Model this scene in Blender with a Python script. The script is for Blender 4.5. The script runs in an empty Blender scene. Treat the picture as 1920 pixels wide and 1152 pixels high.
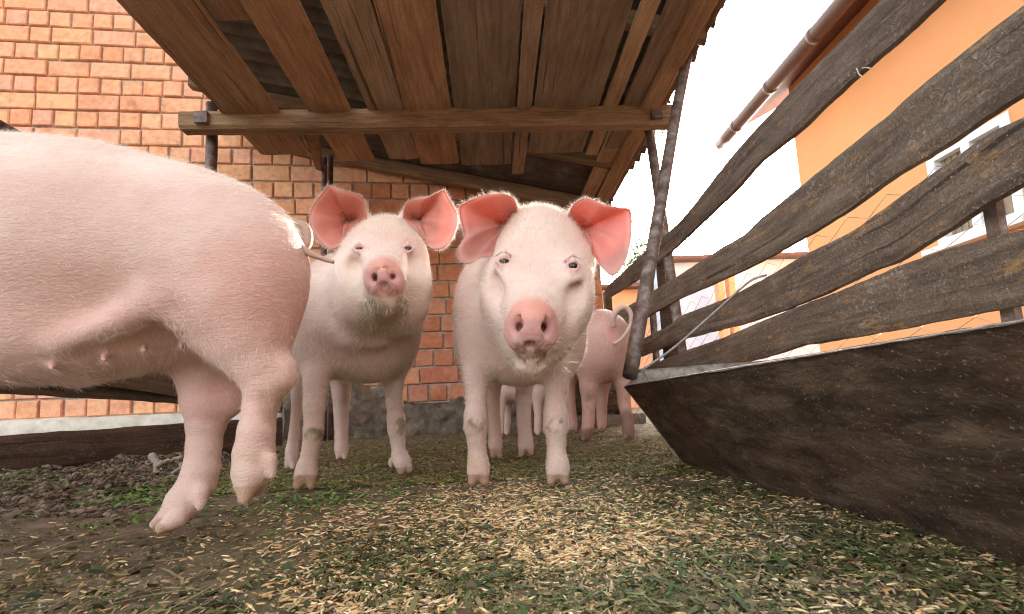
import bpy, math, random
import numpy as np
from mathutils import Vector, Matrix
random.seed(7)
RNG = np.random.default_rng(11)
scene = bpy.context.scene
col = scene.collection

# ------------------------------------------------------------------ camera
F = 1920 * 16 / 36.0
CX, CY = 960.0, 665.0
H = 0.16
ROLL = 0.045
VPX, VPY = 928.0, 762.0
_dY = Vector(((VPX - CX) / F, -(VPY - CY) / F, -1.0)).normalized()
_h = Vector((1.0, ROLL, 0.0)).normalized()
_dZ = _dY.cross(_h)
if _dZ.y < 0: _dZ = -_dZ
_dZ.normalize()
_dX = _dY.cross(_dZ)
RC = Matrix((_dX, _dY, _dZ))            # camera space -> world space
cd = bpy.data.cameras.new('camera'); cam = bpy.data.objects.new('camera', cd); col.objects.link(cam)
cam.matrix_world = Matrix.Translation((0, 0, H)) @ RC.to_4x4()
cd.lens = 16; cd.sensor_width = 36; cd.sensor_fit = 'HORIZONTAL'
cd.shift_y = (CY - 576) / 1920.0
cd.clip_start = 0.02; cd.clip_end = 500
cd.dof.use_dof = True; cd.dof.focus_distance = 0.78; cd.dof.aperture_fstop = 16.0
scene.camera = cam

# ------------------------------------------------------------------ sky, sun, exposure
SUN_AZ = math.radians(22.5)      # to the right of the pen's long axis (+Y)
SUN_EL = math.radians(18)
w = bpy.data.worlds.new('World'); scene.world = w; w.use_nodes = True
nt = w.node_tree; nt.nodes.clear()
sky = nt.nodes.new('ShaderNodeTexSky'); sky.sky_type = 'NISHITA'; sky.sun_disc = False
sky.sun_elevation = SUN_EL; sky.sun_rotation = SUN_AZ
sky.air_density = 1.0; sky.dust_density = 3.5; sky.ozone_density = 1.0
bg = nt.nodes.new('ShaderNodeBackground'); bg.inputs['Strength'].default_value = 0.15
wo = nt.nodes.new('ShaderNodeOutputWorld')
hs = nt.nodes.new('ShaderNodeHueSaturation'); hs.inputs['Saturation'].default_value = 0.35
tn = nt.nodes.new('ShaderNodeMix'); tn.data_type = 'RGBA'; tn.blend_type = 'MULTIPLY'; tn.inputs[0].default_value = 1.0; tn.inputs[7].default_value = (1.0, 0.955, 0.90, 1)
nt.links.new(sky.outputs[0], hs.inputs['Color']); nt.links.new(hs.outputs[0], tn.inputs[6]); nt.links.new(tn.outputs[2], bg.inputs[0]); nt.links.new(bg.outputs[0], wo.inputs[0])
sd = bpy.data.lights.new('sun', 'SUN'); sd.energy = 3.0; sd.angle = math.radians(0.5); sd.color = (1.0, 0.94, 0.85)
so = bpy.data.objects.new('sun', sd); col.objects.link(so)
_sv = Vector((math.sin(SUN_AZ) * math.cos(SUN_EL), math.cos(SUN_AZ) * math.cos(SUN_EL), math.sin(SUN_EL)))
so.rotation_euler = _sv.to_track_quat('Z', 'Y').to_euler()
scene.view_settings.view_transform = 'Standard'; scene.view_settings.look = 'None'
scene.view_settings.gamma = 1.0
scene.view_settings.exposure = 2.8
scene.render.engine = 'CYCLES'
scene.cycles.max_bounces = 8; scene.cycles.diffuse_bounces = 5; scene.cycles.transparent_max_bounces = 8
scene.cycles.use_denoising = True; scene.cycles.denoising_prefilter = 'ACCURATE'; scene.cycles.filter_width = 1.1

# ------------------------------------------------------------------ pixel -> place helpers
def ray(x, y):
    return RC @ Vector(((x - CX) / F, -(y - CY) / F, -1.0))
def at(x, y, Y):
    d = ray(x, y); t = Y / d.y
    return Vector((d.x * t, Y, H + d.z * t))
def atX(x, y, X):
    d = ray(x, y); t = X / d.x
    return Vector((X, d.y * t, H + d.z * t))
def atZ(x, y, z=0.0):
    d = ray(x, y); t = (z - H) / d.z
    return Vector((d.x * t, d.y * t, z))
def px(n, Y): return n * Y / F

# ------------------------------------------------------------------ object helpers
def link(o, parent=None):
    col.objects.link(o)
    if parent is not None: o.parent = parent
    return o
def tag(o, label=None, cat=None, group=None, kind=None):
    if label: o['label'] = label
    if cat: o['category'] = cat
    if group: o['group'] = group
    if kind: o['kind'] = kind
    return o
def empty(name, loc=(0, 0, 0)):
    o = bpy.data.objects.new(name, None); o.empty_display_size = 0.05
    link(o); o.location = loc
    return o
def shift_mesh(me, off):
    me.transform(Matrix.Translation(-Vector(off)))

def base_of(o):
    v = Vector((0, 0, 0))
    while o is not None: v += o.location; o = o.parent
    return v

class MB:
    """collects vertices / faces / per-vertex data of one mesh"""
    def __init__(s): s.v = []; s.f = []; s.g = []; s.c = []; s.m = []
    def add(s, v, f, g=None, c=None, m=0):
        b = len(s.v); s.v.extend([tuple(p) for p in v]); s.f.extend([tuple(b + i for i in q) for q in f])
        s.g.extend(g if g is not None else [tuple(p) for p in v])
        s.c.extend(c if c is not None else [(1, 1, 1, 1)] * len(v))
        s.m.extend([m] * len(f))
    def build(s, name, mats, parent=None, smooth=False, loc=None):
        me = bpy.data.meshes.new(name); me.from_pydata(s.v, [], s.f)
        a = me.attributes.new('gv', 'FLOAT_VECTOR', 'POINT'); a.data.foreach_set('vector', np.array(s.g, np.float32).ravel())
        a = me.attributes.new('tint', 'FLOAT_COLOR', 'POINT'); a.data.foreach_set('color', np.array(s.c, np.float32).ravel())
        if not isinstance(mats, (list, tuple)): mats = [mats]
        for m in mats: me.materials.append(m)
        me.polygons.foreach_set('material_index', s.m)
        if smooth: me.polygons.foreach_set('use_smooth', [True] * len(me.polygons))
        me.validate(); me.update()
        o = bpy.data.objects.new(name, me)
        if loc is not None:
            shift_mesh(me, loc); o.location = loc
        elif parent is not None:
            shift_mesh(me, base_of(parent))
        link(o, parent)
        return o

def np_mesh(name, V, Q, mats, parent=None, smooth=True, colors=None, midx=None, tris=None, loc=None):
    """mesh from numpy arrays, Q quads (n,4), optional triangles"""
    me = bpy.data.meshes.new(name)
    nq = len(Q) if Q is not None else 0; ntr = len(tris) if tris is not None else 0
    me.vertices.add(len(V)); me.vertices.foreach_set('co', np.asarray(V, np.float32).ravel())
    li = []
    if nq: li.append(np.asarray(Q).ravel())
    if ntr: li.append(np.asarray(tris).ravel())
    li = np.concatenate(li).astype(np.int32)
    me.loops.add(len(li)); me.loops.foreach_set('vertex_index', li)
    st = np.concatenate([np.arange(nq) * 4, nq * 4 + np.arange(ntr) * 3]).astype(np.int32)
    me.polygons.add(nq + ntr); me.polygons.foreach_set('loop_start', st)
    me.polygons.foreach_set('loop_total', np.concatenate([np.full(nq, 4), np.full(ntr, 3)]).astype(np.int32))
    if not isinstance(mats, (list, tuple)): mats = [mats]
    for m in mats: me.materials.append(m)
    if midx is not None: me.polygons.foreach_set('material_index', np.asarray(midx, np.int32))
    me.update(calc_edges=True)
    me.polygons.foreach_set('use_smooth', np.full(nq + ntr, smooth))
    if colors is not None:
        a = me.attributes.new('tint', 'FLOAT_COLOR', 'POINT'); a.data.foreach_set('color', np.asarray(colors, np.float32).ravel())
    me.validate(); me.update()
    o = bpy.data.objects.new(name, me)
    if loc is not None: shift_mesh(me, loc); o.location = loc
    elif parent is not None: shift_mesh(me, base_of(parent))
    link(o, parent)
    return o

# value noise, vectorised
def _hash(ix, iy, iz, seed):
    n = (ix * 374761393 + iy * 668265263 + iz * 2147483647 + seed * 974634777) & 0xffffffff
    n = ((n ^ (n >> 13)) * 1274126177) & 0xffffffff
    n = (n ^ (n >> 16)) & 0xffffffff
    return n.astype(np.float64) / 4294967295.0
def vnoise(P, scale=1.0, seed=0):
    P = np.asarray(P, np.float64) * scale
    i = np.floor(P).astype(np.int64); f = P - i; f = f * f * (3 - 2 * f)
    r = 0
    for a in (0, 1):
        for b in (0, 1):
            for c in (0, 1):
                wgt = (f[:, 0] if a else 1 - f[:, 0]) * (f[:, 1] if b else 1 - f[:, 1]) * (f[:, 2] if c else 1 - f[:, 2])
                r = r + wgt * _hash(i[:, 0] + a, i[:, 1] + b, i[:, 2] + c, seed)
    return r
def fbm(P, scale, seed=0, o=3):
    r = 0; a = 0.5; t = 0
    for k in range(o):
        r = r + a * vnoise(P, scale * 2 ** k, seed + k); t += a; a *= 0.5
    return r / t

# ------------------------------------------------------------------ materials
class NT:
    def __init__(s, name):
        s.m = bpy.data.materials.new(name); s.m.use_nodes = True
        s.t = s.m.node_tree; s.t.nodes.clear()
        s.out = s.n('ShaderNodeOutputMaterial'); s.p = s.n('ShaderNodeBsdfPrincipled')
        s.l(s.p.outputs[0], s.out.inputs[0])
    def n(s, t, **kw):
        q = s.t.nodes.new(t)
        for k, v in kw.items(): setattr(q, k, v)
        return q
    def l(s, a, b): s.t.links.new(a, b)
    def sock(s, x, inp):
        if hasattr(x, 'is_linked') or hasattr(x, 'links'): s.l(x, inp)
        else: inp.default_value = x
    def attr(s, name, vec=True):
        q = s.n('ShaderNodeAttribute', attribute_name=name); return q.outputs['Vector' if vec else 'Color']
    def obj(s): return s.n('ShaderNodeTexCoord').outputs['Object']
    def mapping(s, v, scale=(1, 1, 1), loc=(0, 0, 0), rot=(0, 0, 0)):
        q = s.n('ShaderNodeMapping'); s.l(v, q.inputs[0]); q.inputs['Scale'].default_value = scale
        q.inputs['Location'].default_value = loc; q.inputs['Rotation'].default_value = rot
        return q.outputs[0]
    def noise(s, v, scale, detail=4, rough=0.6, dist=0.0, col=False):
        q = s.n('ShaderNodeTexNoise'); s.l(v, q.inputs['Vector']); q.inputs['Scale'].default_value = scale
        q.inputs['Detail'].default_value = detail; q.inputs['Roughness'].default_value = rough
        q.inputs['Distortion'].default_value = dist
        return q.outputs['Color' if col else 'Fac']
    def voro(s, v, scale, feat='F1', out='Distance'):
        q = s.n('ShaderNodeTexVoronoi', feature=feat); s.l(v, q.inputs['Vector']); q.inputs['Scale'].default_value = scale
        return q.outputs[out]
    def ramp(s, f, stops, interp='LINEAR'):
        q = s.n('ShaderNodeValToRGB'); s.l(f, q.inputs[0]); e = q.color_ramp.elements; q.color_ramp.interpolation = interp
        while len(e) > 1: e.remove(e[-1])
        e[0].position = stops[0][0]; e[0].color = (*stops[0][1], 1) if not isinstance(stops[0][1], float) else (stops[0][1],) * 3 + (1,)
        for p, c in stops[1:]:
            k = e.new(p); k.color = (*c, 1) if not isinstance(c, float) else (c, c, c, 1)
        return q.outputs[0]
    def mix(s, fac, a, b, mode='MIX'):
        q = s.n('ShaderNodeMix', data_type='RGBA', blend_type=mode)
        s.sock(fac, q.inputs[0])
        for x, i in ((a, 6), (b, 7)):
            if isinstance(x, tuple): q.inputs[i].default_value = (*x, 1) if len(x) == 3 else x
            else: s.l(x, q.inputs[i])
        return q.outputs[2]
    def math(s, op, a, b=0.5, clamp=False):
        q = s.n('ShaderNodeMath', operation=op, use_clamp=clamp); s.sock(a, q.inputs[0]); s.sock(b, q.inputs[1]); return q.outputs[0]
    def bump(s, hgt, strength=0.5, dist=0.005, prev=None):
        q = s.n('ShaderNodeBump'); s.l(hgt, q.inputs['Height']); q.inputs['Strength'].default_value = strength
        q.inputs['Distance'].default_value = dist
        if prev is not None: s.l(prev, q.inputs['Normal'])
        return q.outputs[0]
    def done(s, base=None, rough=0.8, normal=None, spec=None, metal=None):
        if base is not None:
            if isinstance(base, tuple): s.p.inputs['Base Color'].default_value = (*base, 1)
            else: s.l(base, s.p.inputs['Base Color'])
        s.sock(rough, s.p.inputs['Roughness'])
        if normal is not None: s.l(normal, s.p.inputs['Normal'])
        if spec is not None: s.p.inputs['Specular IOR Level'].default_value = spec
        if metal is not None: s.p.inputs['Metallic'].default_value = metal
        return s.m

def wood(name, c1, c2, c3, scale=1.0, crust=0.0, patch=0.0, bump=0.6, rough=0.85):
    """c1 dark grain, c2 mid, c3 light; gv attribute runs along the board in x"""
    n = NT(name); g = n.attr('gv'); t = n.attr('tint', False)
    st = n.mapping(g, (3 * scale, 40 * scale, 40 * scale))
    gr = n.noise(st, 1.6, 6, 0.65, 0.6)
    big = n.noise(n.mapping(g, (2, 7, 7)), 1.3, 4, 0.6, 1.0)
    f = n.math('ADD', n.math('MULTIPLY', gr, 0.6), n.math('MULTIPLY', big, 0.4))
    c = n.ramp(f, [(0.34, c1), (0.5, c2), (0.66, c3)])
    fine = n.noise(g, 180, 3, 0.6)
    c = n.mix(n.math('MULTIPLY', n.ramp(fine, [(0.35, 0.0), (0.65, 1.0)]), 0.45), c, c1)
    crk = n.ramp(n.noise(n.mapping(g, (1.2 * scale, 55, 55)), 1.0, 3, 0.5, 0.3), [(0.30, 1.0), (0.36, 0.0)])
    c = n.mix(n.math('MULTIPLY', crk, 0.8), c, tuple(x * 0.3 for x in c1))
    stn = n.ramp(n.noise(n.mapping(g, (4, 9, 9), (3, 1, 2)), 1.0, 5, 0.7), [(0.45, 0.0), (0.65, 1.0)])
    c = n.mix(n.math('MULTIPLY', stn, 0.45), c, c1)
    if patch > 0:
        pm = n.ramp(n.noise(n.mapping(g, (5, 14, 14)), 1.7, 5, 0.65, 0.4), [(0.60 - 0.03 * patch, 0.0), (0.63, 1.0)])
        pm2 = n.math('MULTIPLY', pm, n.ramp(n.noise(n.mapping(g, (30, 120, 120)), 1.0, 3), [(0.45, 0.0), (0.6, 1.0)]))
        c = n.mix(n.math('MULTIPLY', pm2, 0.8), c, (0.42, 0.25, 0.10))
    hgt = n.math('ADD', n.math('MULTIPLY', gr, 0.6), n.math('MULTIPLY', fine, 0.4))
    if crust > 0:
        cr = n.noise(g, 75, 5, 0.7, 1.5)
        zone = n.ramp(n.noise(g, 6, 3, 0.6), [(0.4, 0.0), (0.62, 1.0)])
        cm = n.math('MULTIPLY', n.ramp(cr, [(0.54, 0.0), (0.62, 1.0)]), zone)
        c = n.mix(n.math('MULTIPLY', cm, 0.6 * crust), c, (0.42, 0.38, 0.33))
        sp = n.ramp(n.noise(g, 240, 2, 0.5), [(0.66, 0.0), (0.72, 1.0)])
        c = n.mix(n.math('MULTIPLY', sp, 0.7 * crust), c, (0.6, 0.56, 0.5))
        hgt = n.math('ADD', hgt, n.math('MULTIPLY', cr, 1.2 * crust))
    c = n.mix(1.0, c, t, 'MULTIPLY')
    return n.done(c, rough, n.bump(hgt, bump, 0.006), spec=0.25)

M = {}
M['plank'] = wood('ceiling plank wood', (0.20, 0.130, 0.080), (0.41, 0.280, 0.180), (0.56, 0.41, 0.285), 1.0, bump=0.7)
M['beam'] = wood('beam wood', (0.13, 0.078, 0.045), (0.35, 0.22, 0.125), (0.50, 0.34, 0.205), 1.4, bump=0.6)
M['fence'] = wood('weathered fence wood', (0.085, 0.062, 0.046), (0.22, 0.168, 0.128), (0.37, 0.295, 0.23), 1.0, crust=1.0, patch=1.0, bump=1.0)
M['dark_wood'] = wood('dark old wood', (0.030, 0.018, 0.011), (0.095, 0.055, 0.032), (0.18, 0.105, 0.06), 1.0, crust=0.25, bump=0.9)

def mat_metal_rust():
    n = NT('rusty grey pipe'); g = n.obj()
    a = n.noise(g, 22, 5, 0.65); b = n.noise(g, 90, 4, 0.6)
    c = n.ramp(a, [(0.34, (0.05, 0.038, 0.033)), (0.5, (0.15, 0.105, 0.085)), (0.60, (0.21, 0.18, 0.165)), (0.7, (0.36, 0.31, 0.27))])
    c = n.mix(n.math('MULTIPLY', n.ramp(b, [(0.5, 0.0), (0.65, 1.0)]), 0.5), c, (0.10, 0.045, 0.025))
    return n.done(c, 0.55, n.bump(b, 0.25, 0.002), spec=0.4, metal=0.25)
M['pipe'] = mat_metal_rust()
def mat_plain(name, c, rough=0.7, nz=0.15, scale=20, bump=0.2, metal=None, spec=None):
    n = NT(name); g = n.obj(); a = n.noise(g, scale, 5, 0.6)
    cc = n.mix(n.ramp(a, [(0.3, 0.0), (0.7, 1.0)]), tuple(x * (1 - nz) for x in c), tuple(min(1, x * (1 + nz)) for x in c))
    return n.done(cc, rough, n.bump(a, bump, 0.004), metal=metal, spec=spec)
# ------------------------------------------------------------------ ground
def mat_ground():
    n = NT('trodden dirt'); g = n.obj()
    a = n.noise(g, 1.7, 5, 0.6, 0.5); b = n.noise(g, 14, 6, 0.7); f = n.noise(g, 160, 4, 0.7)
    c = n.ramp(b, [(0.3, (0.075, 0.050, 0.034)), (0.52, (0.17, 0.118, 0.080)), (0.72, (0.27, 0.20, 0.14))])
    grn = n.ramp(n.noise(g, 5, 5, 0.65), [(0.44, 0.0), (0.60, 1.0)])
    c = n.mix(n.math('MULTIPLY', grn, 0.45), c, (0.14, 0.14, 0.05))
    dust = n.math('MULTIPLY', n.ramp(a, [(0.5, 0.0), (0.68, 1.0)]), n.ramp(f, [(0.42, 0.0), (0.6, 1.0)]))
    c = n.mix(n.math('MULTIPLY', dust, 0.55), c, (0.30, 0.25, 0.18))
    sp = n.ramp(n.noise(g, 420, 2, 0.5), [(0.66, 0.0), (0.74, 1.0)])
    c = n.mix(n.math('MULTIPLY', sp, 0.4), c, (0.45, 0.40, 0.30))
    h = n.math('ADD', n.math('MULTIPLY', b, 1.0), n.math('MULTIPLY', f, 0.35))
    return n.done(c, 0.85, n.bump(h, 0.9, 0.006), spec=0.3)
M['ground'] = mat_ground()

def ground_h(X, Y):
    """height of the ground"""
    P = np.stack([X, Y, np.zeros_like(X)], 1)
    h = (fbm(P, 6, 3) - 0.5) * 0.016 + (fbm(P, 30, 9) - 0.5) * 0.007
    near = np.clip((6 - np.hypot(X, Y)) / 4, 0, 1)
    # pile of soil outside the left fence
    d = np.clip(((-0.70 - 0.25 * (Y - 1.0)) - X) / 0.25, 0, 1) * np.clip((Y - 0.85) / 0.2, 0, 1) * np.clip((3.2 - Y) / 0.4, 0, 1)
    pile = d * d * (3 - 2 * d) * (0.028 + (fbm(P, 14, 21) - 0.4) * 0.06)
    return h * near + pile
def axis(lo, hi, fine_lo, fine_hi, step):
    a = list(np.arange(fine_lo, fine_hi, step)); s = step; x = a[-1]
    while x < hi: s *= 1.25; x += s; a.append(x)
    s = step; x = a[0]; b = []
    while x > lo: s *= 1.25; x -= s; b.append(x)
    return np.array(b[::-1] + a)
gx = axis(-120, 120, -2.2, 1.2, 0.018); gy = axis(-60, 200, -0.2, 3.2, 0.018)
GX, GY = np.meshgrid(gx, gy, indexing='ij'); nx, ny = GX.shape
gz = ground_h(GX.ravel(), GY.ravel())
gV = np.stack([GX.ravel(), GY.ravel(), gz], 1)
ii = np.arange(nx * ny).reshape(nx, ny)
gQ = np.stack([ii[:-1, :-1], ii[1:, :-1], ii[1:, 1:], ii[:-1, 1:]], -1).reshape(-1, 4)
ground = np_mesh('ground', gV, gQ, M['ground'])
ground['kind'] = 'structure'

# ------------------------------------------------------------------ boards and pipes
def board(top, bot, thick_dir, thick, name, mat, parent, seed=0, rough=0.003, tint=(1, 1, 1), step=0.03):
    """top/bot: lists of matching world points along the board. Cross-section box with worn edges."""
    T = [Vector(p) for p in top]; B = [Vector(p) for p in bot]
    L = [0.0]
    for i in range(1, len(T)): L.append(L[-1] + ((T[i] + B[i]) / 2 - (T[i-1] + B[i-1]) / 2).length)
    n = max(4, int(L[-1] / step)); td = Vector(thick_dir).normalized() * thick
    tt = np.linspace(0, L[-1], n)
    def interp(A):
        A = np.array([tuple(p) for p in A]); return np.stack([np.interp(tt, L, A[:, k]) for k in range(3)], 1)
    TI, BI = interp(T), interp(B)
    for k in range(2):                                                # soften polyline corners
        for A in (TI, BI): A[1:-1] = (A[:-2] + 2 * A[1:-1] + A[2:]) / 4
    nz = lambda s, sc: (fbm(np.stack([tt, np.full(n, s * 3.7), np.full(n, seed * 5.1)], 1), sc, seed, 3) - 0.5)
    up = (TI - BI); W = np.linalg.norm(up, axis=1, keepdims=True); up = up / W
    TI = TI + up * (nz(1, 25) * rough * 2.5)[:, None] + up * (nz(2, 6) * rough * 1.5)[:, None]
    BI = BI + up * (nz(3, 25) * rough * 2.5)[:, None] + up * (nz(4, 6) * rough * 1.5)[:, None]
    rows = 9
    mb = MB(); V = []; G = []
    tdv = np.array(tuple(td))
    prof = []
    for k in range(rows): prof.append((k / (rows - 1), 0))
    for k in range(rows): prof.append((1 - k / (rows - 1), 1))
    e = 0.18
    for i in range(n):
        for (a, b) in prof:
            p = BI[i] + (TI[i] - BI[i]) * a + tdv * b
            edge = 1.0 if (a < 0.01 or a > 0.99) else 0.0
            p = p + tdv * (0.5 - b) * 2 * e * edge                   # chamfer
            V.append(p); G.append((tt[i] + seed * 1.3, a * W[i, 0] + seed * 0.77, b * thick))
    m = len(prof); V = np.array(V)
    V = V + np.array(tuple(td.normalized())) * ((fbm(V, 18, seed + 5) - 0.5) * rough * 2.0)[:, None]
    Fc = []
    for i in range(n - 1):
        for k in range(m):
            k2 = (k + 1) % m; Fc.append((i * m + k, i * m + k2, (i + 1) * m + k2, (i + 1) * m + k))
    Fc.append(tuple(range(m))[::-1]); Fc.append(tuple((n - 1) * m + k for k in range(m)))
    mb.add(V.tolist(), Fc, G, [(*tint, 1)] * len(V))
    o = mb.build(name, mat, parent)
    import bmesh
    bm = bmesh.new(); bm.from_mesh(o.data); bmesh.ops.recalc_face_normals(bm, faces=bm.faces); bm.to_mesh(o.data); bm.free()
    return o

def tube_arrays(pts, rad, seg=10, cap=True, wob=0.0, seed=0, taper=None):
    P = np.array([tuple(p) for p in pts], float); n = len(P)
    R = np.full(n, rad, float) if np.isscalar(rad) else np.array(rad, float)
    T = np.gradient(P, axis=0); T /= np.linalg.norm(T, axis=1, keepdims=True) + 1e-12
    ref = np.array([0.31, 0.17, 0.94]);
    if abs(T[0] @ ref) > 0.9: ref = np.array([1.0, 0, 0])
    N = np.cross(T[0], ref); N /= np.linalg.norm(N); Ns = [N]
    for i in range(1, n):
        N = Ns[-1] - T[i] * (Ns[-1] @ T[i]); N /= np.linalg.norm(N); Ns.append(N)
    Ns = np.array(Ns); Bs = np.cross(T, Ns)
    a = np.linspace(0, 2 * np.pi, seg, endpoint=False)
    V = P[:, None, :] + R[:, None, None] * (np.cos(a)[None, :, None] * Ns[:, None, :] + np.sin(a)[None, :, None] * Bs[:, None, :])
    V = V.reshape(-1, 3)
    Q = []
    for i in range(n - 1):
        for k in range(seg):
            k2 = (k + 1) % seg; Q.append((i * seg + k, i * seg + k2, (i + 1) * seg + k2, (i + 1) * seg + k))
    if cap:
        V = np.vstack([V, P[0], P[-1]]); c0, c1 = len(V) - 2, len(V) - 1
        for k in range(seg):
            k2 = (k + 1) % seg; Q.append((c0, k2, k)); Q.append((c1, (n - 1) * seg + k, (n - 1) * seg + k2))
    return V, Q
def spline(pts, n):
    P = np.array([tuple(p) for p in pts], float)
    if len(P) == 2: return P[0] + (P[1] - P[0]) * np.linspace(0, 1, n)[:, None]
    d = np.r_[0, np.cumsum(np.linalg.norm(np.diff(P, axis=0), axis=1))]
    Q = np.vstack([2 * P[0] - P[1], P, 2 * P[-1] - P[-2]])
    t = np.linspace(0, d[-1], n); out = []
    for s in t:
        i = min(len(P) - 2, max(0, int(np.searchsorted(d, s, 'right') - 1))); u = (s - d[i]) / (d[i + 1] - d[i] + 1e-12)
        p0, p1, p2, p3 = Q[i], Q[i + 1], Q[i + 2], Q[i + 3]
        out.append(0.5 * ((2 * p1) + (-p0 + p2) * u + (2 * p0 - 5 * p1 + 4 * p2 - p3) * u * u + (-p0 + 3 * p1 - 3 * p2 + p3) * u ** 3))
    return np.array(out)
def pipe(pts, r, name, mat, parent, seg=12, n=None):
    S = spline(pts, n or max(2, 12 if len(pts) > 2 else 8))
    V, Q = tube_arrays(S, r, seg)
    mb = MB(); mb.add(V.tolist(), Q); return mb.build(name, mat, parent, smooth=True)
def box(mb, lo, hi, c=(1, 1, 1, 1), m=0, R=None, o=(0, 0, 0)):
    x0, y0, z0 = lo; x1, y1, z1 = hi
    v = [(x0, y0, z0), (x1, y0, z0), (x1, y1, z0), (x0, y1, z0), (x0, y0, z1), (x1, y0, z1), (x1, y1, z1), (x0, y1, z1)]
    f = [(0, 3, 2, 1), (4, 5, 6, 7), (0, 1, 5, 4), (1, 2, 6, 5), (2, 3, 7, 6), (3, 0, 4, 7)]
    if R is not None: v = [tuple(R @ Vector(p) + Vector(o)) for p in v]
    mb.add(v, f, None, [c] * 8, m)

# ------------------------------------------------------------------ brick wall
def mat_brick():
    n = NT('fired brick'); g = n.attr('gv'); t = n.attr('tint', False)
    a = n.noise(g, 26, 5, 0.65); b = n.noise(g, 140, 3, 0.6)
    c = n.mix(n.ramp(a, [(0.35, 0.0), (0.7, 1.0)]), (0.74, 0.72, 0.70), (1.12, 1.12, 1.10))
    c = n.mix(1.0, t, c, 'MULTIPLY')
    spot = n.ramp(n.noise(g, 9, 5, 0.7), [(0.62, 0.0), (0.70, 1.0)])
    c = n.mix(n.math('MULTIPLY', spot, 0.45), c, (0.25, 0.11, 0.06))
    dst = n.ramp(n.noise(g, 3.3, 6, 0.7), [(0.45, 0.0), (0.7, 1.0)])
    c = n.mix(n.math('MULTIPLY', dst, 0.35), c, (0.78, 0.55, 0.38))
    # combed zig-zag lines pressed into the brick
    wv = n.n('ShaderNodeTexWave'); n.l(n.mapping(g, (1, 1, 1), (0, 0, 0), (0, 0.7, 0)), wv.inputs[0]); wv.inputs['Scale'].default_value = 38
    wv.inputs['Distortion'].default_value = 2.5; wv.inputs['Detail'].default_value = 1
    h = n.math('ADD', n.math('MULTIPLY', wv.outputs['Fac'], 0.10), n.math('ADD', n.math('MULTIPLY', a, 0.6), n.math('MULTIPLY', b, 0.35)))
    return n.done(c, 0.9, n.bump(h, 0.5, 0.006), spec=0.2)
M['brick'] = mat_brick()
def mat_mortar():
    n = NT('rough mortar'); g = n.obj(); a = n.noise(g, 30, 5, 0.7)
    c = n.ramp(a, [(0.3, (0.20, 0.175, 0.14)), (0.55, (0.42, 0.38, 0.31)), (0.75, (0.55, 0.51, 0.43))])
    return n.done(c, 0.95, n.bump(a, 0.8, 0.01), spec=0.2)
M['mortar'] = mat_mortar()
def mat_stone():
    n = NT('crumbling stone base'); g = n.obj(); a = n.noise(g, 9, 6, 0.7, 0.6); b = n.noise(g, 60, 5, 0.7)
    c = n.ramp(a, [(0.3, (0.07, 0.052, 0.038)), (0.5, (0.17, 0.130, 0.098)), (0.7, (0.31, 0.25, 0.195))])
    r = n.ramp(n.noise(g, 5, 4, 0.6), [(0.6, 0.0), (0.68, 1.0)])
    c = n.mix(n.math('MULTIPLY', r, 0.7), c, (0.30, 0.12, 0.07))
    return n.done(c, 0.95, n.bump(n.math('ADD', a, n.math('MULTIPLY', b, 0.4)), 1.0, 0.02), spec=0.2)
M['stone'] = mat_stone()
M['ledge'] = mat_plain('pale cement', (0.55, 0.50, 0.42), 0.9, 0.25, 14, 0.6)

WA = math.radians(4.5); WY = 3.0
def wall_pt(s, z, d=0.0):
    """s along the wall (0 at X=0), d out of the wall towards the camera"""
    return Vector((s * math.cos(WA) + d * math.sin(WA), WY + s * math.sin(WA) - d * math.cos(WA), z))
wall = empty('brick_wall', wall_pt(-1.5, 0))
tag(wall, 'orange brick wall behind the pigs, in rows of long and of square bricks', 'wall')
S0, S1, ZT = -4.6, 0.78, 4.3
mb = MB()
vs = [wall_pt(S0, 0.2, -0.012), wall_pt(S1, 0.2, -0.012), wall_pt(S1, ZT, -0.012), wall_pt(S0, ZT, -0.012), wall_pt(S0, 0.2, -0.3), wall_pt(S1, 0.2, -0.3), wall_pt(S1, ZT, -0.3), wall_pt(S0, ZT, -0.3)]
mb.add(vs, [(0, 1, 2, 3), (5, 4, 7, 6), (1, 5, 6, 2), (4, 0, 3, 7), (3, 2, 6, 7), (4, 5, 1, 0)])
mb.build('mortar', M['mortar'], wall)
mb = MB(); CH = 0.114; rnd = random.Random(5)
pal = [(0.85, 0.42, 0.235), (0.85, 0.405, 0.23), (0.86, 0.45, 0.245), (0.84, 0.395, 0.24), (0.85, 0.425, 0.25), (0.82, 0.37, 0.20)]
z = 0.205; row = 0
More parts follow.
